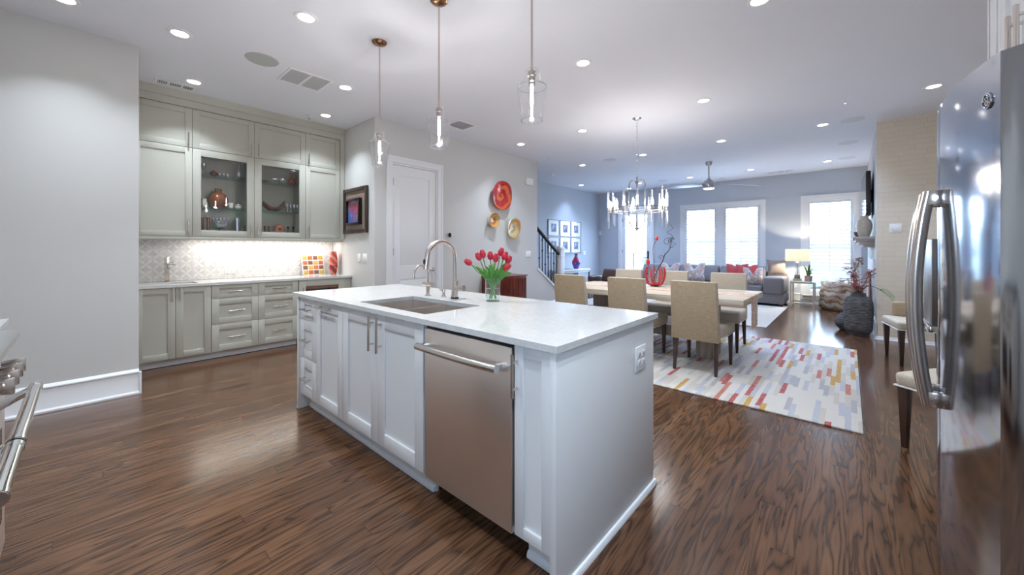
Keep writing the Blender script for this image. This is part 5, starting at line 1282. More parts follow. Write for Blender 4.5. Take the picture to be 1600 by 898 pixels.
# six framed prints in two rows
gp = G('blue_grey_photo'); n = gp.noise(gp.tc.outputs['Object'], 9.0, 4); gp.color(gp.ramp(n, [(0.35, (0.10, 0.12, 0.22)), (0.5, (0.28, 0.30, 0.42)), (0.62, (0.55, 0.57, 0.62))]))
cols = ['nearest the stairs', 'in the middle', 'nearest the window wall']
M_frame = mat('pewter_frame', (0.22, 0.23, 0.26), 0.35, 0.6)
for r, (z0, z1) in enumerate(((1.615, 2.065), (1.14, 1.59))):
    for c in range(3):
        y0 = 8.26+c*0.565; y1 = y0+0.545
        t = thing('framed_print', ('upper' if r == 0 else 'lower') + ' row framed print above the console table, ' + cols[c], 'picture', (XS, (y0+y1)/2, z0), 'framed prints on the stair wall')
        b = MB(); w = 0.022; b.box(XS+0.0005, XS+0.028, y0, y0+w, z0, z1); b.box(XS+0.0005, XS+0.028, y1-w, y1, z0, z1); b.box(XS+0.0005, XS+0.028, y0+w, y1-w, z0, z0+w); b.box(XS+0.0005, XS+0.028, y0+w, y1-w, z1-w, z1); b.part('frame', M_frame, t)
        MB().box(XS+0.0005, XS+0.012, y0+w, y1-w, z0+w, z1-w).part('mat_board', mat('white_mat_board', (0.8, 0.8, 0.8), 0.25, coat=1.0), t)
        MB().box(XS+0.012, XS+0.0125, y0+0.15, y1-0.15, z0+0.11, z1-0.11).part('photo', gp.m, t)

# motion sensor in the far corner
MB().box(XS+0.03, XS+0.10, YB-0.05, YB-0.0005, 1.70, 1.83, 0.006).single('motion_sensor', M_white, 'small white motion sensor high in the far corner by the patio door', 'sensor', (XS+0.06, YB-0.02, 1.70))

# ---------------------------------------------------------------- red chest against the pantry wall
t = thing('reeded_chest', 'small red mahogany chest with reeded bowed front behind the island', 'chest', (-4.55, 4.95, 0))
def bow(y, k=0.06): return -4.40+k*(1-((y-4.95)/0.40)**2)
pts = [(-4.725, 4.55), (-4.725, 5.35)] + [(bow(5.35-0.8*i/14), 5.35-0.8*i/14) for i in range(15)]
MB().prism(pts, 'z', 0.10, 0.775).part('body', M_redwood, t)
pts2 = [(-4.725, 4.53), (-4.725, 5.37)] + [(bow(5.35-0.8*i/14)+0.022, 5.37-0.84*i/14) for i in range(15)]
MB().prism(pts2, 'z', 0.775, 0.80, 0.004).part('top', M_redwood, t)
b = MB()
for i in range(26):
    y = 4.56+i*0.0312; x = bow(y); b.tube([(x-0.004, y, 0.13), (x-0.004, y, 0.745)], 0.013, 8)
b.part('reeded_front', M_redwood, t)
MB().box(-4.385+0.02, -4.33, 4.93, 4.95, 0.46, 0.60, 0.003).part('pull', M_black, t)
for x, y in ((-4.70, 4.58), (-4.70, 5.32), (-4.44, 4.60), (-4.44, 5.30)): MB().lathe([(0, 0), (0.012, 0), (0.02, 0.1), (0, 0.1)], (x, y, 0), 12).part('foot', M_black, t)
# ---------------------------------------------------------------- dining room
b = MB(); b.box(-3.62, 0.075, 3.506, 6.35, 0.0, 0.013, 0.005); b.single('dining_rug', M_rug, 'cream rug with short red, mustard and grey stripes under the dining table', 'rug', (-1.75, 4.93, 0))
RZ = 0.013
tx0, tx1, ty0, ty1 = -2.99, -0.76, 4.225, 5.32
dt = thing('dining_table', 'long whitewashed wood dining table on two block pedestals', 'table', (-1.98, 4.77, RZ))
MB().box(tx0, tx1, ty0, ty1, 0.695, 0.76, 0.004).part('table_top', M_tablewood, dt)
for x in (-2.57, -1.235): MB().box(x-0.09, x+0.09, 4.70, 5.06, RZ, 0.694, 0.005).part('pedestal', M_pedwood, dt)
MB().box(-2.478, -1.327, 4.84, 4.92, 0.18, 0.30, 0.004).part('stretcher', M_pedwood, dt)
# runner along the table, hanging over its end
b = MB(); z = 0.7605
b.box(tx0+0.02, tx1, 4.62, 4.95, z, z+0.003)
b.box(tx1+0.0005, tx1+0.0045, 4.62, 4.95, 0.42, z+0.003)
b.single('table_runner', M_runner, 'embroidered cream runner hanging over the table end', 'table runner', (-1.98, 4.785, z))

M_front = weave_material('beige_seat_fabric', (0.50, 0.43, 0.34), (0.38, 0.32, 0.25), 140.0)
def chair(fab, label):
    t = thing('dining_chair', label, 'chair', (0, 0, 0), 'dining chairs')
    # local: back at y = 0, seat towards +y
    b = MB(); b.hexa([(-0.225, -0.02, 0.325), (0.225, -0.02, 0.325), (0.225, 0.065, 0.325), (-0.225, 0.065, 0.325), (-0.215, -0.085, 0.925), (0.215, -0.085, 0.925), (0.215, -0.02, 0.925), (-0.215, -0.02, 0.925)], 0.014, 3)
    b.part('backrest', M_front, t)
    b = MB(); b.hexa([(-0.222, -0.026, 0.327), (0.222, -0.026, 0.327), (0.222, 0.0, 0.327), (-0.222, 0.0, 0.327), (-0.212, -0.091, 0.922), (0.212, -0.091, 0.922), (0.212, -0.065, 0.922), (-0.212, -0.065, 0.922)], 0.006, 2)
    b.part('back_cover', fab, t)
    b = MB()
    def seat(u, v):
        return None
    b.hexa([(-0.235, 0.066, 0.355), (0.235, 0.066, 0.355), (0.25, 0.575, 0.355), (-0.25, 0.575, 0.355), (-0.235, 0.06, 0.485), (0.235, 0.06, 0.485), (0.25, 0.58, 0.475), (-0.25, 0.58, 0.475)], 0.032, 4)
    b.part('seat', M_front, t)
    b = MB()
    for x in (-0.2455, 0.2455): b.tube([(x*0.955, 0.07, 0.362), (x, 0.57, 0.362)], 0.005, 6)
    b.tube([(-0.24, 0.578, 0.362), (0.24, 0.578, 0.362)], 0.005, 6); b.part('piping', M_pale, t)
    for x in (-1, 1):
        for y, sp in ((0.53, 0.0), (0.035, -0.045)):
            c = x*(0.212 if y > 0.2 else 0.195); k = 0.355 if y > 0.2 else 0.325
            b = MB(); b.hexa([(c-0.013, y+sp-0.013, 0), (c+0.013, y+sp-0.013, 0), (c+0.013, y+sp+0.013, 0), (c-0.013, y+sp+0.013, 0), (c-0.022, y-0.022, k), (c+0.022, y-0.022, k), (c+0.022, y+0.022, k), (c-0.022, y+0.022, k)], 0.002); b.part('leg', M_dwood, t)
    return t
c0 = chair(M_linen, 'oatmeal linen dining chair with its back to the kitchen, nearest the brick pillar')
c0.location = (-1.165, 4.10, RZ); OFF[c0] = Vector((0, 0, 0))
dup(c0, (-1.875, 4.10, RZ), 0, 'oatmeal linen dining chair with its back to the kitchen, middle of the near side')
dup(c0, (-2.625, 4.10, RZ), 0, 'oatmeal linen dining chair with its back to the kitchen, nearest the stairs')
dup(c0, (-1.215, 5.73, RZ), PI, 'oatmeal linen dining chair on the sofa side of the table, at the runner end')
dup(c0, (-1.945, 5.73, RZ), PI, 'oatmeal linen dining chair on the sofa side of the table, behind the red vase')
dup(c0, (-2.625, 5.73, RZ), PI, 'oatmeal linen dining chair on the sofa side of the table, nearest the patio door')

def low_chair(label):
    t = thing('low_back_chair', label, 'chair', (0, 0, 0), 'low backed chairs by the brick wall')
    # local: seat towards -y, origin at the middle of the seat
    b = MB(); b.hexa([(-0.25, -0.27, 0.385), (0.25, -0.27, 0.385), (0.25, 0.27, 0.385), (-0.25, 0.27, 0.385), (-0.255, -0.275, 0.475), (0.255, -0.275, 0.475), (0.255, 0.27, 0.475), (-0.255, 0.27, 0.475)], 0.028, 4); b.part('seat', M_pale, t)
    b = MB(); b.tube([(-0.25, -0.27, 0.39), (0.25, -0.27, 0.39), (0.25, 0.27, 0.39), (-0.25, 0.27, 0.39)], 0.006, 6, closed=True); b.part('piping', M_white, t)
    b = MB(); b.box(-0.165, 0.22, 0.20, 0.27, 0.476, 0.645, 0.02, 3); b.part('backrest', M_linen, t)
    for x in (-0.215, 0.215):
        for y in (-0.235, 0.235):
            b = MB(); b.hexa([(x-0.014, y-0.014, 0), (x+0.014, y-0.014, 0), (x+0.014, y+0.014, 0), (x-0.014, y+0.014, 0), (x-0.026, y-0.026, 0.385), (x+0.026, y-0.026, 0.385), (x+0.026, y+0.026, 0.385), (x-0.026, y+0.026, 0.385)], 0.002); b.part('leg', M_dwood, t)
    return t
def put(o, lx, ly, ang, wx, wy):
    """turn o by ang and set its local point (lx, ly) on (wx, wy)"""
    c, s = math.cos(ang), math.sin(ang); o.location = (wx-(c*lx-s*ly), wy-(s*lx+c*ly), 0); o.rotation_euler = (0, 0, ang)
l0 = low_chair('pale low backed chair standing before the cream brick pillar')
put(l0, -0.215, -0.235, math.radians(11), 0.425, 5.86); OFF[l0] = Vector((0, 0, 0))
l1 = dup(l0, (0, 0, 0), 0, 'pale low backed chair half hidden behind the refrigerator handle')
put(l1, -0.215, -0.235, math.radians(-35), 0.268, 3.467)

# red vase with branches on the table
vx, vy, vz = -1.95, 5.10, 0.7605
t = thing('striped_glass_vase', 'clear glass vase with red upright ribs on the dining table', 'vase', (vx, vy, vz))
prof = [(0.055, 0.0), (0.075, 0.02), (0.105, 0.08), (0.122, 0.15), (0.122, 0.20), (0.108, 0.26)]
MB().open().lathe([(0, 0)]+prof+[(r-0.004, h) for r, h in prof[::-1]]+[(0, 0.004)], (vx, vy, vz), 36).part('bowl', glass('white_clear_glass', (0.93, 0.95, 0.98), 0.6, 0.10), t)
M_rib = mat('red_rib_glass', (0.62, 0.03, 0.03), 0.12, coat=0.5)
MB().lathe([(0, 0.0052), (0.058, 0.0052), (0.084, 0.022), (0.092, 0.045), (0.07, 0.045), (0, 0.022)], (vx, vy, vz), 32).part('base_swirl', M_rib, t)
for k in range(7):
    a = k*2*PI/7+0.2; P = smoothpts([(vx+(r+0.003)*math.cos(a), vy+(r+0.003)*math.sin(a), vz+h) for r, h in prof[1:]], 4)
    MB().tube(P, [0.012]*4+[0.0135]*(len(P)-8)+[0.012, 0.011, 0.009, 0.006], 8).part('rib', M_rib, t)
def vpt(px, z, dep=0.0): return Vector((vx, vy, z)) + cr*px + cf*dep
br = thing('curly_branch', 'dark curly willow branch standing in the red ribbed vase', 'branch', vpt(0, vz+0.01))
b = MB(); P = smoothpts([vpt(-0.03, vz+0.05), vpt(0.03, vz+0.22), vpt(0.10, vz+0.33), vpt(0.13, vz+0.42), vpt(0.185, vz+0.48), vpt(0.215, vz+0.56), vpt(0.20, vz+0.62)], 6); b.tube(P, [0.009-0.005*i/len(P) for i in range(len(P))], 8); b.part('stem', M_twig, br)
for cx0, cz0, r in ((0.075, 0.39, 0.028), (0.225, 0.55, 0.045), (0.21, 0.62, 0.036), (0.16, 0.60, 0.05), (0.23, 0.63, 0.025)):
    n = 22; MB().tube([vpt(cx0+r*math.cos(k*0.33)*(1-0.02*k), vz+cz0+r*math.sin(k*0.33)*(1-0.02*k), 0.002*k-0.02) for k in range(n)], 0.003, 6).part('curl', M_twig, br)
MB().tube(smoothpts([vpt(0.215, vz+0.60), vpt(0.23, vz+0.68), vpt(0.16, vz+0.72), vpt(0.19, vz+0.745), vpt(0.235, vz+0.78), vpt(0.20, vz+0.83), vpt(0.165, vz+0.87)], 6), 0.0028, 6).part('tendril', M_twig, br)
for pts, lab, (hx, hz, hr) in (((vpt(-0.03, vz+0.04), vpt(-0.07, vz+0.24), vpt(-0.095, vz+0.30)), 'coral bud leaning out of the red ribbed vase toward the kitchen faucet', (-0.095, vz+0.325, 0.032)), ((vpt(-0.02, vz+0.03), vpt(-0.015, vz+0.30), vpt(-0.03, vz+0.5), vpt(0.02, vz+0.62)), 'dark red flower on a tall thin stem above the ribbed vase', (0.025, vz+0.645, 0.026))):
    f = thing('flower_stem', lab, 'flower', pts[0], 'stems in the ribbed vase')
    MB().tube(smoothpts(pts, 6), 0.003, 6).part('stem', M_twig, f)
    b = MB(); b.ball(vpt(hx, hz), hr, (0.8, 0.8, 1.3), 14, 10); b.part('bloom', M_rib, f)

# ---------------------------------------------------------------- living room
b = MB(); b.box(-4.9, -0.985, 7.22, 10.25, 0.0, 0.012, 0.004); b.single('living_rug', M_cream, 'plain cream rug in front of the grey sofa', 'rug', (-2.95, 8.7, 0))
LZ = 0.012
sofa = thing('sofa', 'long grey upholstered sofa under the double window', 'sofa', (-2.9, 10.45, LZ))
sx0, sx1 = -4.75, -1.045
MB().box(sx0, sx1, 10.02, 10.93, LZ+0.045, 0.27, 0.015).part('base', M_sofa, sofa)
for x0, x1 in ((sx0, sx0+0.36), (sx1-0.39, sx1)):
    b = MB(); b.box(x0, x1, 9.985, 10.93, 0.271, 0.64, 0.05, 4); b.part('arm', M_sofa, sofa)
MB().box(sx0+0.362, sx1-0.392, 10.68, 10.93, 0.271, 0.74, 0.04, 3).part('back', M_sofa, sofa)
n = 3; wdt = (sx1-0.394-(sx0+0.364))/n
for i in range(n):
    x0 = sx0+0.364+i*wdt
    b = MB(); b.box(x0+0.004, x0+wdt-0.004, 10.0, 10.675, 0.272, 0.44, 0.035, 4); b.part('seat_cushion', M_sofa, sofa)
    b = MB(); b.hexa([(x0+0.006, 10.42, 0.442), (x0+wdt-0.006, 10.42, 0.442), (x0+wdt-0.006, 10.67, 0.442), (x0+0.006, 10.67, 0.442), (x0+0.02, 10.56, 0.85), (x0+wdt-0.02, 10.56, 0.85), (x0+wdt-0.02, 10.76, 0.85), (x0+0.02, 10.76, 0.85)], 0.05, 4); b.part('back_cushion', M_sofa, sofa)
for x in (sx0+0.06, sx1-0.06):
    for y in (10.06, 10.88): MB().box(x-0.03, x+0.03, y-0.03, y+0.03, LZ, LZ+0.046).part('foot', M_dwood, sofa)
def pillow(m, label, c, size, rot, lean=-0.35, fold=0.0):
    b = MB(); n = 12; h = size/2
    def side(s):
        def P(u, v):
            a, d = (u-0.5)*2, (v-0.5)*2
            t = 0.075*((1-a*a)*(1-d*d))**0.5; k = 1+0.06*(abs(a)*abs(d))**2-0.05*(1-abs(a))*abs(d)-0.05*(1-abs(d))*abs(a)
            z = d*h*k
            if fold and d > 0: z -= fold*math.exp(-(a/0.30)**2)*d
            return Vector((a*h*k, s*t, z))
        return P
    b.grid(side(1), n, n); b.grid(side(-1), n, n)
    bmesh.ops.remove_doubles(b.bm, verts=b.bm.verts[:], dist=1e-4); bmesh.ops.recalc_face_normals(b.bm, faces=b.bm.faces[:])
    bmesh.ops.transform(b.bm, matrix=Matrix.Translation(c) @ Matrix.Rotation(rot, 4, 'Z') @ Matrix.Rotation(lean, 4, 'X'), verts=b.bm.verts[:])
    return b.single('throw_pillow', m, label, 'pillow', (c[0], c[1], c[2]-h*0.9), 'throw pillows on the sofa', ang=60)
pillow(M_print, 'floral print pillow on the sofa nearest the patio door', (-3.55, 10.30, 0.68), 0.46, 0.1, fold=0.13)
pillow(M_print, 'floral print pillow leaning beside the middle sofa cushion', (-2.93, 10.25, 0.68), 0.48, 0.15, fold=0.16)
pillow(M_red, 'coral red pillow half behind the other red one', (-2.0, 10.39, 0.69), 0.44, 0.2, fold=0.10)
pillow(M_red, 'coral red pillow in front, with a creased centre', (-1.78, 10.26, 0.69), 0.42, 0.25, fold=0.14)
pillow(M_print, 'floral print pillow with two peaks against the sofa arm', (-1.63, 10.12, 0.655), 0.38, 0.3, fold=0.16)
pillow(mat('taupe_velvet', (0.24, 0.19, 0.17), 0.8, vary=0.3, nscale=10), 'taupe pillow on top of the sofa arm corner', (-1.25, 10.66, 0.83), 0.36, 0.35)
# white throw over the sofa seat
b = MB()
def thr(u, v):
    x = -2.46+0.34*u; y = 9.985+0.42*v; return Vector((x, y, 0.458+0.10*math.sin(PI*v)*(0.7+0.3*math.sin(9*u))+0.03*math.sin(11*u+4*v)**2))
b.grid(thr, 14, 14); g_ = bmesh.ops.solidify(b.bm, geom=b.bm.faces[:], thickness=0.012)
b.single('throw_blanket', mat('white_throw', (0.72, 0.70, 0.66), 0.95, bump=0.5, nscale=60), 'rumpled white throw blanket lying on the sofa seat', 'blanket', (-2.29, 10.3, 0.44))

# brown leather armchair
t = thing('armchair', 'brown leather armchair between sofa and patio door', 'armchair', (-5.05, 9.55, LZ))
MB().box(-5.38, -4.80, 9.28, 9.86, 0.09, 0.36, 0.03, 3).part('seat', M_brown, t)
b = MB(); b.box(-5.42, -5.27, 9.25, 9.88, 0.361, 0.52, 0.04, 3); b.part('arm', M_brown, t)
b = MB(); b.hexa([(-5.25, 9.70, 0.362), (-4.80, 9.70, 0.362), (-4.80, 9.86, 0.362), (-5.25, 9.86, 0.362), (-5.22, 9.80, 0.70), (-4.82, 9.80, 0.70), (-4.82, 9.93, 0.70), (-5.22, 9.93, 0.70)], 0.04, 3); b.part('back', M_brown, t)
for x in (-5.33, -4.85):
    for y in (9.33, 9.81): MB().lathe([(0, 0), (0.016, 0), (0.024, 0.08-LZ), (0, 0.08-LZ)], (x, y, LZ), 12).part('foot', M_dwood, t)
for x in (-5.33, -4.85): pass
# console table with a painted vase
t = thing('console_table', 'white console table under the framed prints', 'table', (-5.80, 9.05, 0))
MB().box(-6.03, -5.58, 8.36, 9.72, 0.655, 0.70, 0.003).part('top', M_white, t)
for x in (-6.0, -5.61):
    for y in (8.39, 9.69): MB().box(x-0.022, x+0.022, y-0.022, y+0.022, 0, 0.654).part('leg', mat('grey_painted_metal', (0.28, 0.30, 0.34), 0.4), t)
MB().box(-5.625, -5.59, 8.413, 9.667, 0.61, 0.654).part('apron', M_white, t)
b = MB(); b.box(-5.95, -5.70, 8.60, 8.98, 0.7005, 0.72, 0.003); b.single('book', mat('slate_cloth', (0.25, 0.3, 0.36), 0.9), 'flat grey book lying on the white console table', 'book', (-5.82, 8.8, 0.70))
g = G('painted_vase_glaze'); v = g.nt.nodes.new('ShaderNodeTexVoronoi'); v.inputs['Scale'].default_value = 9.0; g.nt.links.new(g.tc.outputs['Object'], v.inputs['Vector'])
r = g.xyz(v.outputs['Color'])[0]
g.color(g.ramp(r, [(0, (0.05, 0.07, 0.35)), (0.3, (0.45, 0.03, 0.06)), (0.55, (0.30, 0.04, 0.20)), (0.7, (0.45, 0.50, 0.08)), (0.82, (0.10, 0.22, 0.45)), (0.92, (0.5, 0.05, 0.04))], 'CONSTANT')); g.b.inputs['Roughness'].default_value = 0.15
pot('painted_vase', [(0, 0), (0.055, 0), (0.075, 0.04), (0.115, 0.15), (0.110, 0.22), (0.06, 0.31), (0.038, 0.37), (0.045, 0.42), (0.05, 0.43), (0.04, 0.43), (0.03, 0.37), (0, 0.36)], g.m, 'red, blue and lime painted vase on the white console table', 'vase', -5.76, 9.22, 0.7005)

# side table, lamp and snake plant
tz = 0.56
t = thing('side_table', 'nickel side table with a glass top beside the sofa arm', 'table', (-0.75, 10.47, 0))
MB().box(-0.965, -0.535, 10.20, 10.72, tz-0.012, tz, 0.002).part('glass_top', mat('green_tinted_glass', (0.28, 0.38, 0.36), 0.05, coat=0.5), t)
for x in (-0.945, -0.555):
    for y in (10.22, 10.70): MB().box(x-0.014, x+0.014, y-0.014, y+0.014, 0, tz-0.0125).part('leg', M_nickel, t)
b = MB()
for z in (tz-0.042, 0.07):
    for y in (10.22, 10.70): b.box(-0.93, -0.57, y-0.010, y+0.010, z, z+0.026)
    for x in (-0.945, -0.555): b.box(x-0.010, x+0.010, 10.235, 10.685, z, z+0.026)
b.part('rails', M_nickel, t)
lx, ly = -0.85, 10.48
t = thing('table_lamp', 'lit table lamp with a white drum shade and clear glass column', 'lamp', (lx, ly, tz))
b = MB(); b.box(lx-0.075, lx+0.075, ly-0.075, ly+0.075, tz+0.0005, tz+0.05, 0.003); b.part('base', M_ceramic, t)
MB().box(lx-0.05, lx+0.05, ly-0.05, ly+0.05, tz+0.05, tz+0.13, 0.003).part('block', mat('bronze_block', (0.26, 0.19, 0.15), 0.35, 0.5), t)
b = MB(); b.lathe([(0, tz+0.13), (0.045, tz+0.13), (0.045, tz+0.40), (0, tz+0.40)], (lx, ly, 0), 20); b.part('glass_column', M_crystal, t)
b = MB(); b.tube([(lx, ly, tz+0.131), (lx, ly, tz+0.54)], 0.007, 8); b.lathe([(0, tz+0.40), (0.05, tz+0.40), (0.03, tz+0.425), (0, tz+0.425)], (lx, ly, 0), 20); b.part('rod', M_nickel, t)
ms = bpy.data.materials.new('linen_shade'); ms.use_nodes = True; nt = ms.node_tree; bs = nt.nodes['Principled BSDF']; tr = nt.nodes.new('ShaderNodeBsdfTranslucent'); tr.inputs[0].default_value = (0.9, 0.86, 0.76, 1); mxs = nt.nodes.new('ShaderNodeMixShader'); mxs.inputs[0].default_value = 0.75
bs.inputs['Base Color'].default_value = (0.85, 0.82, 0.74, 1); nt.links.new(bs.outputs[0], mxs.inputs[1]); nt.links.new(tr.outputs[0], mxs.inputs[2]); nt.links.new(mxs.outputs[0], nt.nodes['Material Output'].inputs[0])
MB().open().lathe([(0.225, tz+0.435), (0.22, tz+0.70), (0.217, tz+0.70), (0.222, tz+0.435)], (lx, ly, 0), 40, closed=True).part('shade', ms, t)
MB().ball((lx, ly, tz+0.59), 0.025, (1, 1, 1.2)).part('bulb', M_bulb, t)
lamp('lamp_light', t, 'POINT', (lx, ly, tz+0.54), LAMP_W, (1, 0.86, 0.64), 0.035)
t = thing('snake_plant', 'small snake plant in a pink pot on the glass side table', 'plant', (-0.655, 10.43, tz))
MB().lathe([(0, 0), (0.065, 0), (0.068, 0.02), (0.070, 0.12), (0.062, 0.12), (0.060, 0.10), (0, 0.10)], (-0.655, 10.43, tz+0.0005), 28).part('pot', mat('pink_grey_pot', (0.42, 0.25, 0.27), 0.5), t)
g = G('banded_snake_leaf'); x, y, z = g.xyz(g.tc.outputs['Object']); nn = g.math('SINE', g.math('ADD', g.math('MULTIPLY', z, 120.0), g.math('MULTIPLY', g.noise(g.tc.outputs['Object'], 40.0), 6.0)))
g.color(g.ramp(nn, [(0.2, (0.05, 0.16, 0.05)), (0.8, (0.24, 0.36, 0.10))]))
for i, (a, lean_, h) in enumerate(((0.3, 0.10, 0.34), (1.5, 0.25, 0.26), (2.6, 0.30, 0.24), (3.8, 0.25, 0.28), (5.0, 0.2, 0.30), (0.66, 0.75, 0.20), (5.8, 0.3, 0.22))):
    d = Vector((math.cos(a), math.sin(a), 0)); sd = Vector((-d.y, d.x, 0)); base = Vector((-0.655, 10.43, tz+0.095))+d*0.018
    b = MB(); rows = []
    for j in range(9):
        v = j/8; p = base+d*(lean_*h*v*v*1.2)+Vector((0, 0, h*v*(1-0.25*lean_*v))); w = 0.024*(math.sin(PI*(0.18+0.82*v))**0.7)+0.0004
        rows.append([b.bm.verts.new(p+sd*w*s_-d*0.006*(1-abs(s_))) for s_ in (-1, 0, 1)] + [b.bm.verts.new(p+d*0.003-d*0.006)])
    for r0, r1 in zip(rows, rows[1:]):
        b.bm.faces.new((r0[0], r0[1], r1[1], r1[0])); b.bm.faces.new((r0[1], r0[2], r1[2], r1[1]))
        b.bm.faces.new((r0[0], r1[0], r1[3], r0[3])); b.bm.faces.new((r0[2], r0[3], r1[3], r1[2]))
    b.part('leaf', g.m, t)

# petrified wood vessel under the single window
g = G('banded_petrified_wood'); x, y, z = g.xyz(g.tc.outputs['Object']); n = g.noise(g.tc.outputs['Object'], 4.0, 3, 0.6, 0.6)
f = g.math('FRACT', g.math('ADD', g.math('MULTIPLY', z, 4.5), g.math('MULTIPLY', n, 1.3)))
g.color(g.ramp(f, [(0, (0.50, 0.42, 0.34)), (0.3, (0.60, 0.55, 0.48)), (0.45, (0.16, 0.09, 0.06)), (0.55, (0.45, 0.28, 0.15)), (0.75, (0.55, 0.48, 0.40)), (0.9, (0.22, 0.13, 0.09)), (1, (0.50, 0.42, 0.34))])); g.b.inputs['Roughness'].default_value = 0.4
b = MB(); cx, cy = -0.13, 10.36; n = 44; rings = []
prof = [(0.80, 0.0), (0.96, 0.05), (1.0, 0.14), (0.95, 0.20), (1.0, 0.27), (0.97, 0.36), (0.90, 0.44), (0.84, 0.55), (0.80, 0.57), (0.76, 0.55), (0.74, 0.40), (0.4, 0.36)]
for r, h in prof:
    row = []
    for k in range(n):
        a = 2*PI*k/n; w = 1+0.06*math.sin(3*a+h*6)+0.04*math.sin(7*a-h*13)+0.03*math.sin(11*a+h*20); top = 0.012*math.sin(2*a+1)*(h/0.57)
        row.append(b.bm.verts.new((cx+0.35*r*w*math.cos(a), cy+0.30*r*w*math.sin(a), h+top)))
    rings.append(row)
fs = [b.bm.faces.new((r0[k], r0[(k+1) % n], r1[(k+1) % n], r1[k])) for r0, r1 in zip(rings, rings[1:]) for k in range(n)] + [b.bm.faces.new(rings[0]), b.bm.faces.new(rings[-1])]
bmesh.ops.recalc_face_normals(b.bm, faces=fs)
b.single('petrified_wood_vessel', g.m, 'wide vessel of banded petrified wood on the floor under the single window', 'vessel', (cx, cy, 0), ang=60)

# tall stone floor vase with blossom branches
fxx, fyy = 0.105, 7.54
def stone(name, prof, x, y, label, z=0.0):
    b = MB(); b.lathe(prof, (x, y, z), 40)
    for v in b.bm.verts:
        n_ = noise.noise(Vector((v.co.x*9, v.co.y*9, v.co.z*22))); d = Vector((v.co.x-x, v.co.y-y, 0))
        if d.length > 0.02: v.co += d.normalized()*0.006*n_
    return b.single(name, M_stone, label, 'vase', (x, y, z), ang=60)
stone('stone_floor_vase', [(0, 0), (0.115, 0)]+[(0.115+0.045*math.sin(PI/2*k/6), 0.02+0.10*k/6) for k in range(1, 7)]+[(0.163, 0.2), (0.166, 0.3), (0.166, 0.4)]+[(0.166-0.075*(1-math.cos(PI/2*k/6)), 0.44+0.13*math.sin(PI/2*k/6)) for k in range(1, 7)]+[(0.085, 0.60), (0.085, 0.62), (0.06, 0.62), (0.06, 0.50), (0, 0.48)], fxx, fyy, 'tall rounded grey stone floor vase holding blossom branches')
stone('stone_pot', [(0, 0), (0.06, 0)]+[(0.06+0.07*math.sin(PI*k/10), 0.01+0.26*k/11) for k in range(1, 11)]+[(0.05, 0.27), (0.03, 0.26), (0, 0.2)], -0.045, 7.86, 'smaller round grey stone pot half hidden behind the tall floor vase')
random.seed(11)
bz = 0.56
def bpt(px, z, d=0.0): return Vector((fxx, fyy, z))+cr*px+cf*d
tips = [((-0.02, 0.62, 0), (-0.09, 0.76, 0.02), (-0.22, 0.80, 0.0), (-0.36, 0.76, 0.03)), ((0.0, 0.62, 0), (-0.02, 0.80, 0.0), (-0.10, 0.88, -0.02), (-0.20, 1.0, 0.0)),
        ((0.01, 0.62, 0), (-0.03, 0.85, 0.05), (0.06, 1.02, 0.08), (0.10, 1.08, 0.10), (0.12, 1.10, 0.12)), ((0.02, 0.62, 0), (0.04, 0.75, -0.05), (0.10, 0.88, -0.06), (0.14, 0.95, -0.07)), ((0.0, 0.62, 0), (-0.07, 0.70, -0.06), (-0.14, 0.74, -0.08)), ((0.02, 0.62, -0.01), (0.11, 0.72, -0.12), (0.26, 0.70, -0.18), (0.40, 0.60, -0.22)), ((-0.02, 0.62, 0), (-0.03, 0.95, 0.02), (-0.05, 1.06, 0.03))]
labs = ['blossom branch reaching far toward the petrified wood vessel', 'blossom branch rising toward the window shutters', 'tall blossom branch curving under the mantel shelf', 'short blossom branch beside the firebox', 'shortest blossom branch drooping in front', 'bare green twig stretching across the brick pillar corner', 'straight blossom branch with pale buds at its tip']
for i, (pp, lab) in enumerate(zip(tips, labs)):
    tw = thing('blossom_branch', lab, 'branch', bpt(0, 0.5), 'branches in the stone floor vase')
    P = smoothpts([bpt(0, 0.485, 0)]+[bpt(*q) for q in pp], 6)
    if i == 5: P = smoothpts([bpt(0, 0.485, 0), Vector((0.135, 7.50, 0.64)), Vector((0.215, 7.34, 0.74)), Vector((0.33, 7.22, 0.70)), Vector((0.43, 7.18, 0.62))], 6)
    MB().tube(P, [0.006-0.0042*k/len(P) for k in range(len(P))], 6).part('twig', M_twig, tw)
    if i == 5:
        b = MB()
        for s_ in (0.0, 0.03, -0.02, 0.05): b.tube(smoothpts([P[-8], P[-4]+Vector((0, 0, s_)), P[-1]+cr*0.04+Vector((0, -0.05, s_-0.05))], 4), 0.0025, 5)
        b.part('needles', M_leaf, tw); continue
    b = MB()
    for p in P[8:]:
        for _ in range(9 if i in (1, 3, 4) else 4):
            q = p+Vector((random.uniform(-1, 1), random.uniform(-1, 1), random.uniform(-1, 1)))*0.045
            for k in range(5):
                a = k*2*PI/5+random.random(); r = random.uniform(0.010, 0.019)
                u = Vector((math.cos(a), math.sin(a), random.uniform(-0.5, 0.9))).normalized()
                v0 = u.cross(Vector((0.2, 0.3, 1))).normalized()*r*0.6
                b.bm.faces.new([b.bm.verts.new(q+x_) for x_ in (Vector((0, 0, 0)), u*r*0.7+v0, u*r*1.3, u*r*0.7-v0)])
    b.part('blossoms', M_blossom if i not in (6, 2) else mat('pale_bud', (0.45, 0.36, 0.26), 0.7), tw, kind='stuff')

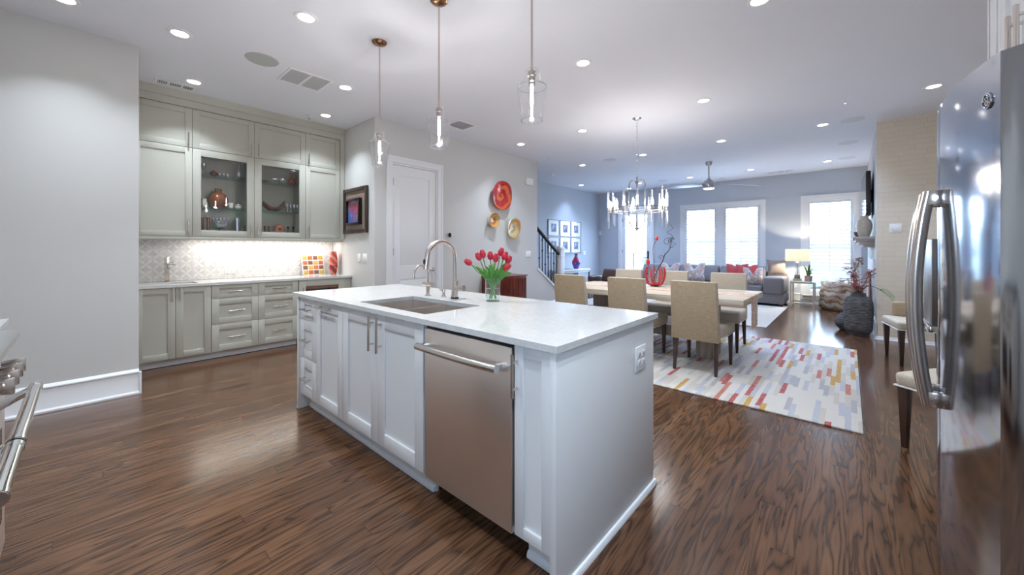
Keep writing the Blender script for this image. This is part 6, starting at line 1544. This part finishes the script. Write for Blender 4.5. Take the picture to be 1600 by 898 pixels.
# fireplace wall: firebox, mantel, television
t = thing('mantel_shelf', 'stepped white stone mantel shelf on the fireplace wall', 'mantel', (0.2, 9.0, 1.29))
b = MB(); M_man = mat('pale_stone_mantel', (0.50, 0.47, 0.44), 0.5, vary=0.15, nscale=8)
for k, (x0, z0, z1) in enumerate(((0.05, 1.415, 1.455), (0.085, 1.38, 1.415), (0.125, 1.335, 1.38), (0.165, 1.29, 1.335))):
    MB().box(x0, XF+0.007, 8.05+0.02*k, 9.95-0.02*k, z0+0.0003, z1, 0.003).part('step', M_man, t)
t = thing('fireplace', 'dark firebox with a red brick lining and white surround below the mantel', 'fireplace', (0.27, 9.0, 0))
b = MB(); b.box(0.274, XF+0.0075, 8.00, 8.06, 0.0, 1.10, 0.003); b.box(0.274, XF+0.0075, 9.80, 9.95, 0.0, 1.10, 0.003); b.box(0.274, XF+0.0075, 8.06, 9.80, 0.86, 1.10, 0.003); b.part('surround', M_trim, t)
MB().box(0.287, XF+0.0075, 8.06, 9.80, 0.25, 0.86).part('firebox', M_black, t)
MB().box(0.276, 0.2865, 9.0, 9.79, 0.25, 0.86).part('brick_lining', mat('red_brick_lining', (0.25, 0.07, 0.05), 0.8, vary=0.5, nscale=20), t)
tv = thing('television', 'flat black television on a swing arm over the mantel', 'television', (0.25, 8.85, 1.8))
b = MB(); b.hexa([(0.205, 8.25, 1.80), (0.262, 8.25, 1.80), (0.235, 9.50, 1.80), (0.178, 9.50, 1.80), (0.205, 8.25, 2.50), (0.262, 8.25, 2.50), (0.235, 9.50, 2.50), (0.178, 9.50, 2.50)], 0.004); b.part('case', mat('black_plastic', (0.012, 0.012, 0.013), 0.35), tv)
b = MB(); b.hexa([(0.2025, 8.27, 1.82), (0.2045, 8.27, 1.82), (0.1775, 9.48, 1.82), (0.1755, 9.48, 1.82), (0.2025, 8.27, 2.48), (0.2045, 8.27, 2.48), (0.1775, 9.48, 2.48), (0.1755, 9.48, 2.48)]); b.part('screen', mat('screen_glass', (0.01, 0.01, 0.012), 0.06), tv)
b = MB(); b.box(0.24, XF+0.0075, 8.78, 9.0, 2.05, 2.25, 0.003); b.part('wall_mount', M_black, tv)
pot('mantel_vase', [(0, 0), (0.055, 0), (0.07, 0.02), (0.098, 0.14), (0.100, 0.19), (0.082, 0.26), (0.05, 0.30), (0.048, 0.325), (0.056, 0.335), (0.046, 0.335), (0.04, 0.3), (0, 0.29)], M_ceramic, 'pale crackled ceramic vase on the mantel shelf under the television', 'vase', 0.185, 8.33, 1.4555)
pot('wooden_bowl', [(0, 0), (0.05, 0), (0.085, 0.04), (0.10, 0.10), (0.09, 0.10), (0.07, 0.05), (0, 0.02)], mat('dark_turned_wood', (0.10, 0.07, 0.06), 0.5), 'dark turned wooden bowl on the mantel shelf beside the pale vase', 'bowl', 0.16, 8.95, 1.4555)

# power outlet and cord behind the side table
outlet(lambda a, z, n: (a, YB-n, z), -0.95, 0.40, 'white wall outlet behind the glass topped side table', kind='outlet')
# outside: parasol and shrubs on the patio
t = thing('patio_parasol', 'closed dark parasol outside the patio door', 'parasol', (-6.1, 13.8, -0.03))
MB().tube([(-6.1, 13.8, -0.03), (-6.1, 13.8, 1.3)], 0.02, 10).part('pole', M_black, t)
MB().open().lathe([(0.0, 1.36), (0.18, 1.30), (0.52, 1.10), (0.52, 1.08), (0.17, 1.28), (0.0, 1.33)], (-6.1, 13.8, 0), 8).part('canopy', mat('navy_canvas', (0.07, 0.07, 0.12), 0.8), t)
random.seed(4)
b = MB()
for i in range(26):
    x = -16+i*1.1; y = 17+random.uniform(-1.5, 2); r = random.uniform(0.7, 1.3); b.ball((x, y, r*0.7), r, (1, 0.9, random.uniform(0.8, 1.25)), 16, 12)
for v in b.bm.verts: v.co += Vector((noise.noise(v.co*2.1), noise.noise(v.co*2.3+Vector((5, 0, 0))), noise.noise(v.co*2.2+Vector((0, 7, 0)))))*0.3
b.single('garden_hedge', M_hedge, 'pale green shrubs outside beyond the window shutters', 'hedge', (0, 17, 0), kind='stuff', ang=180)
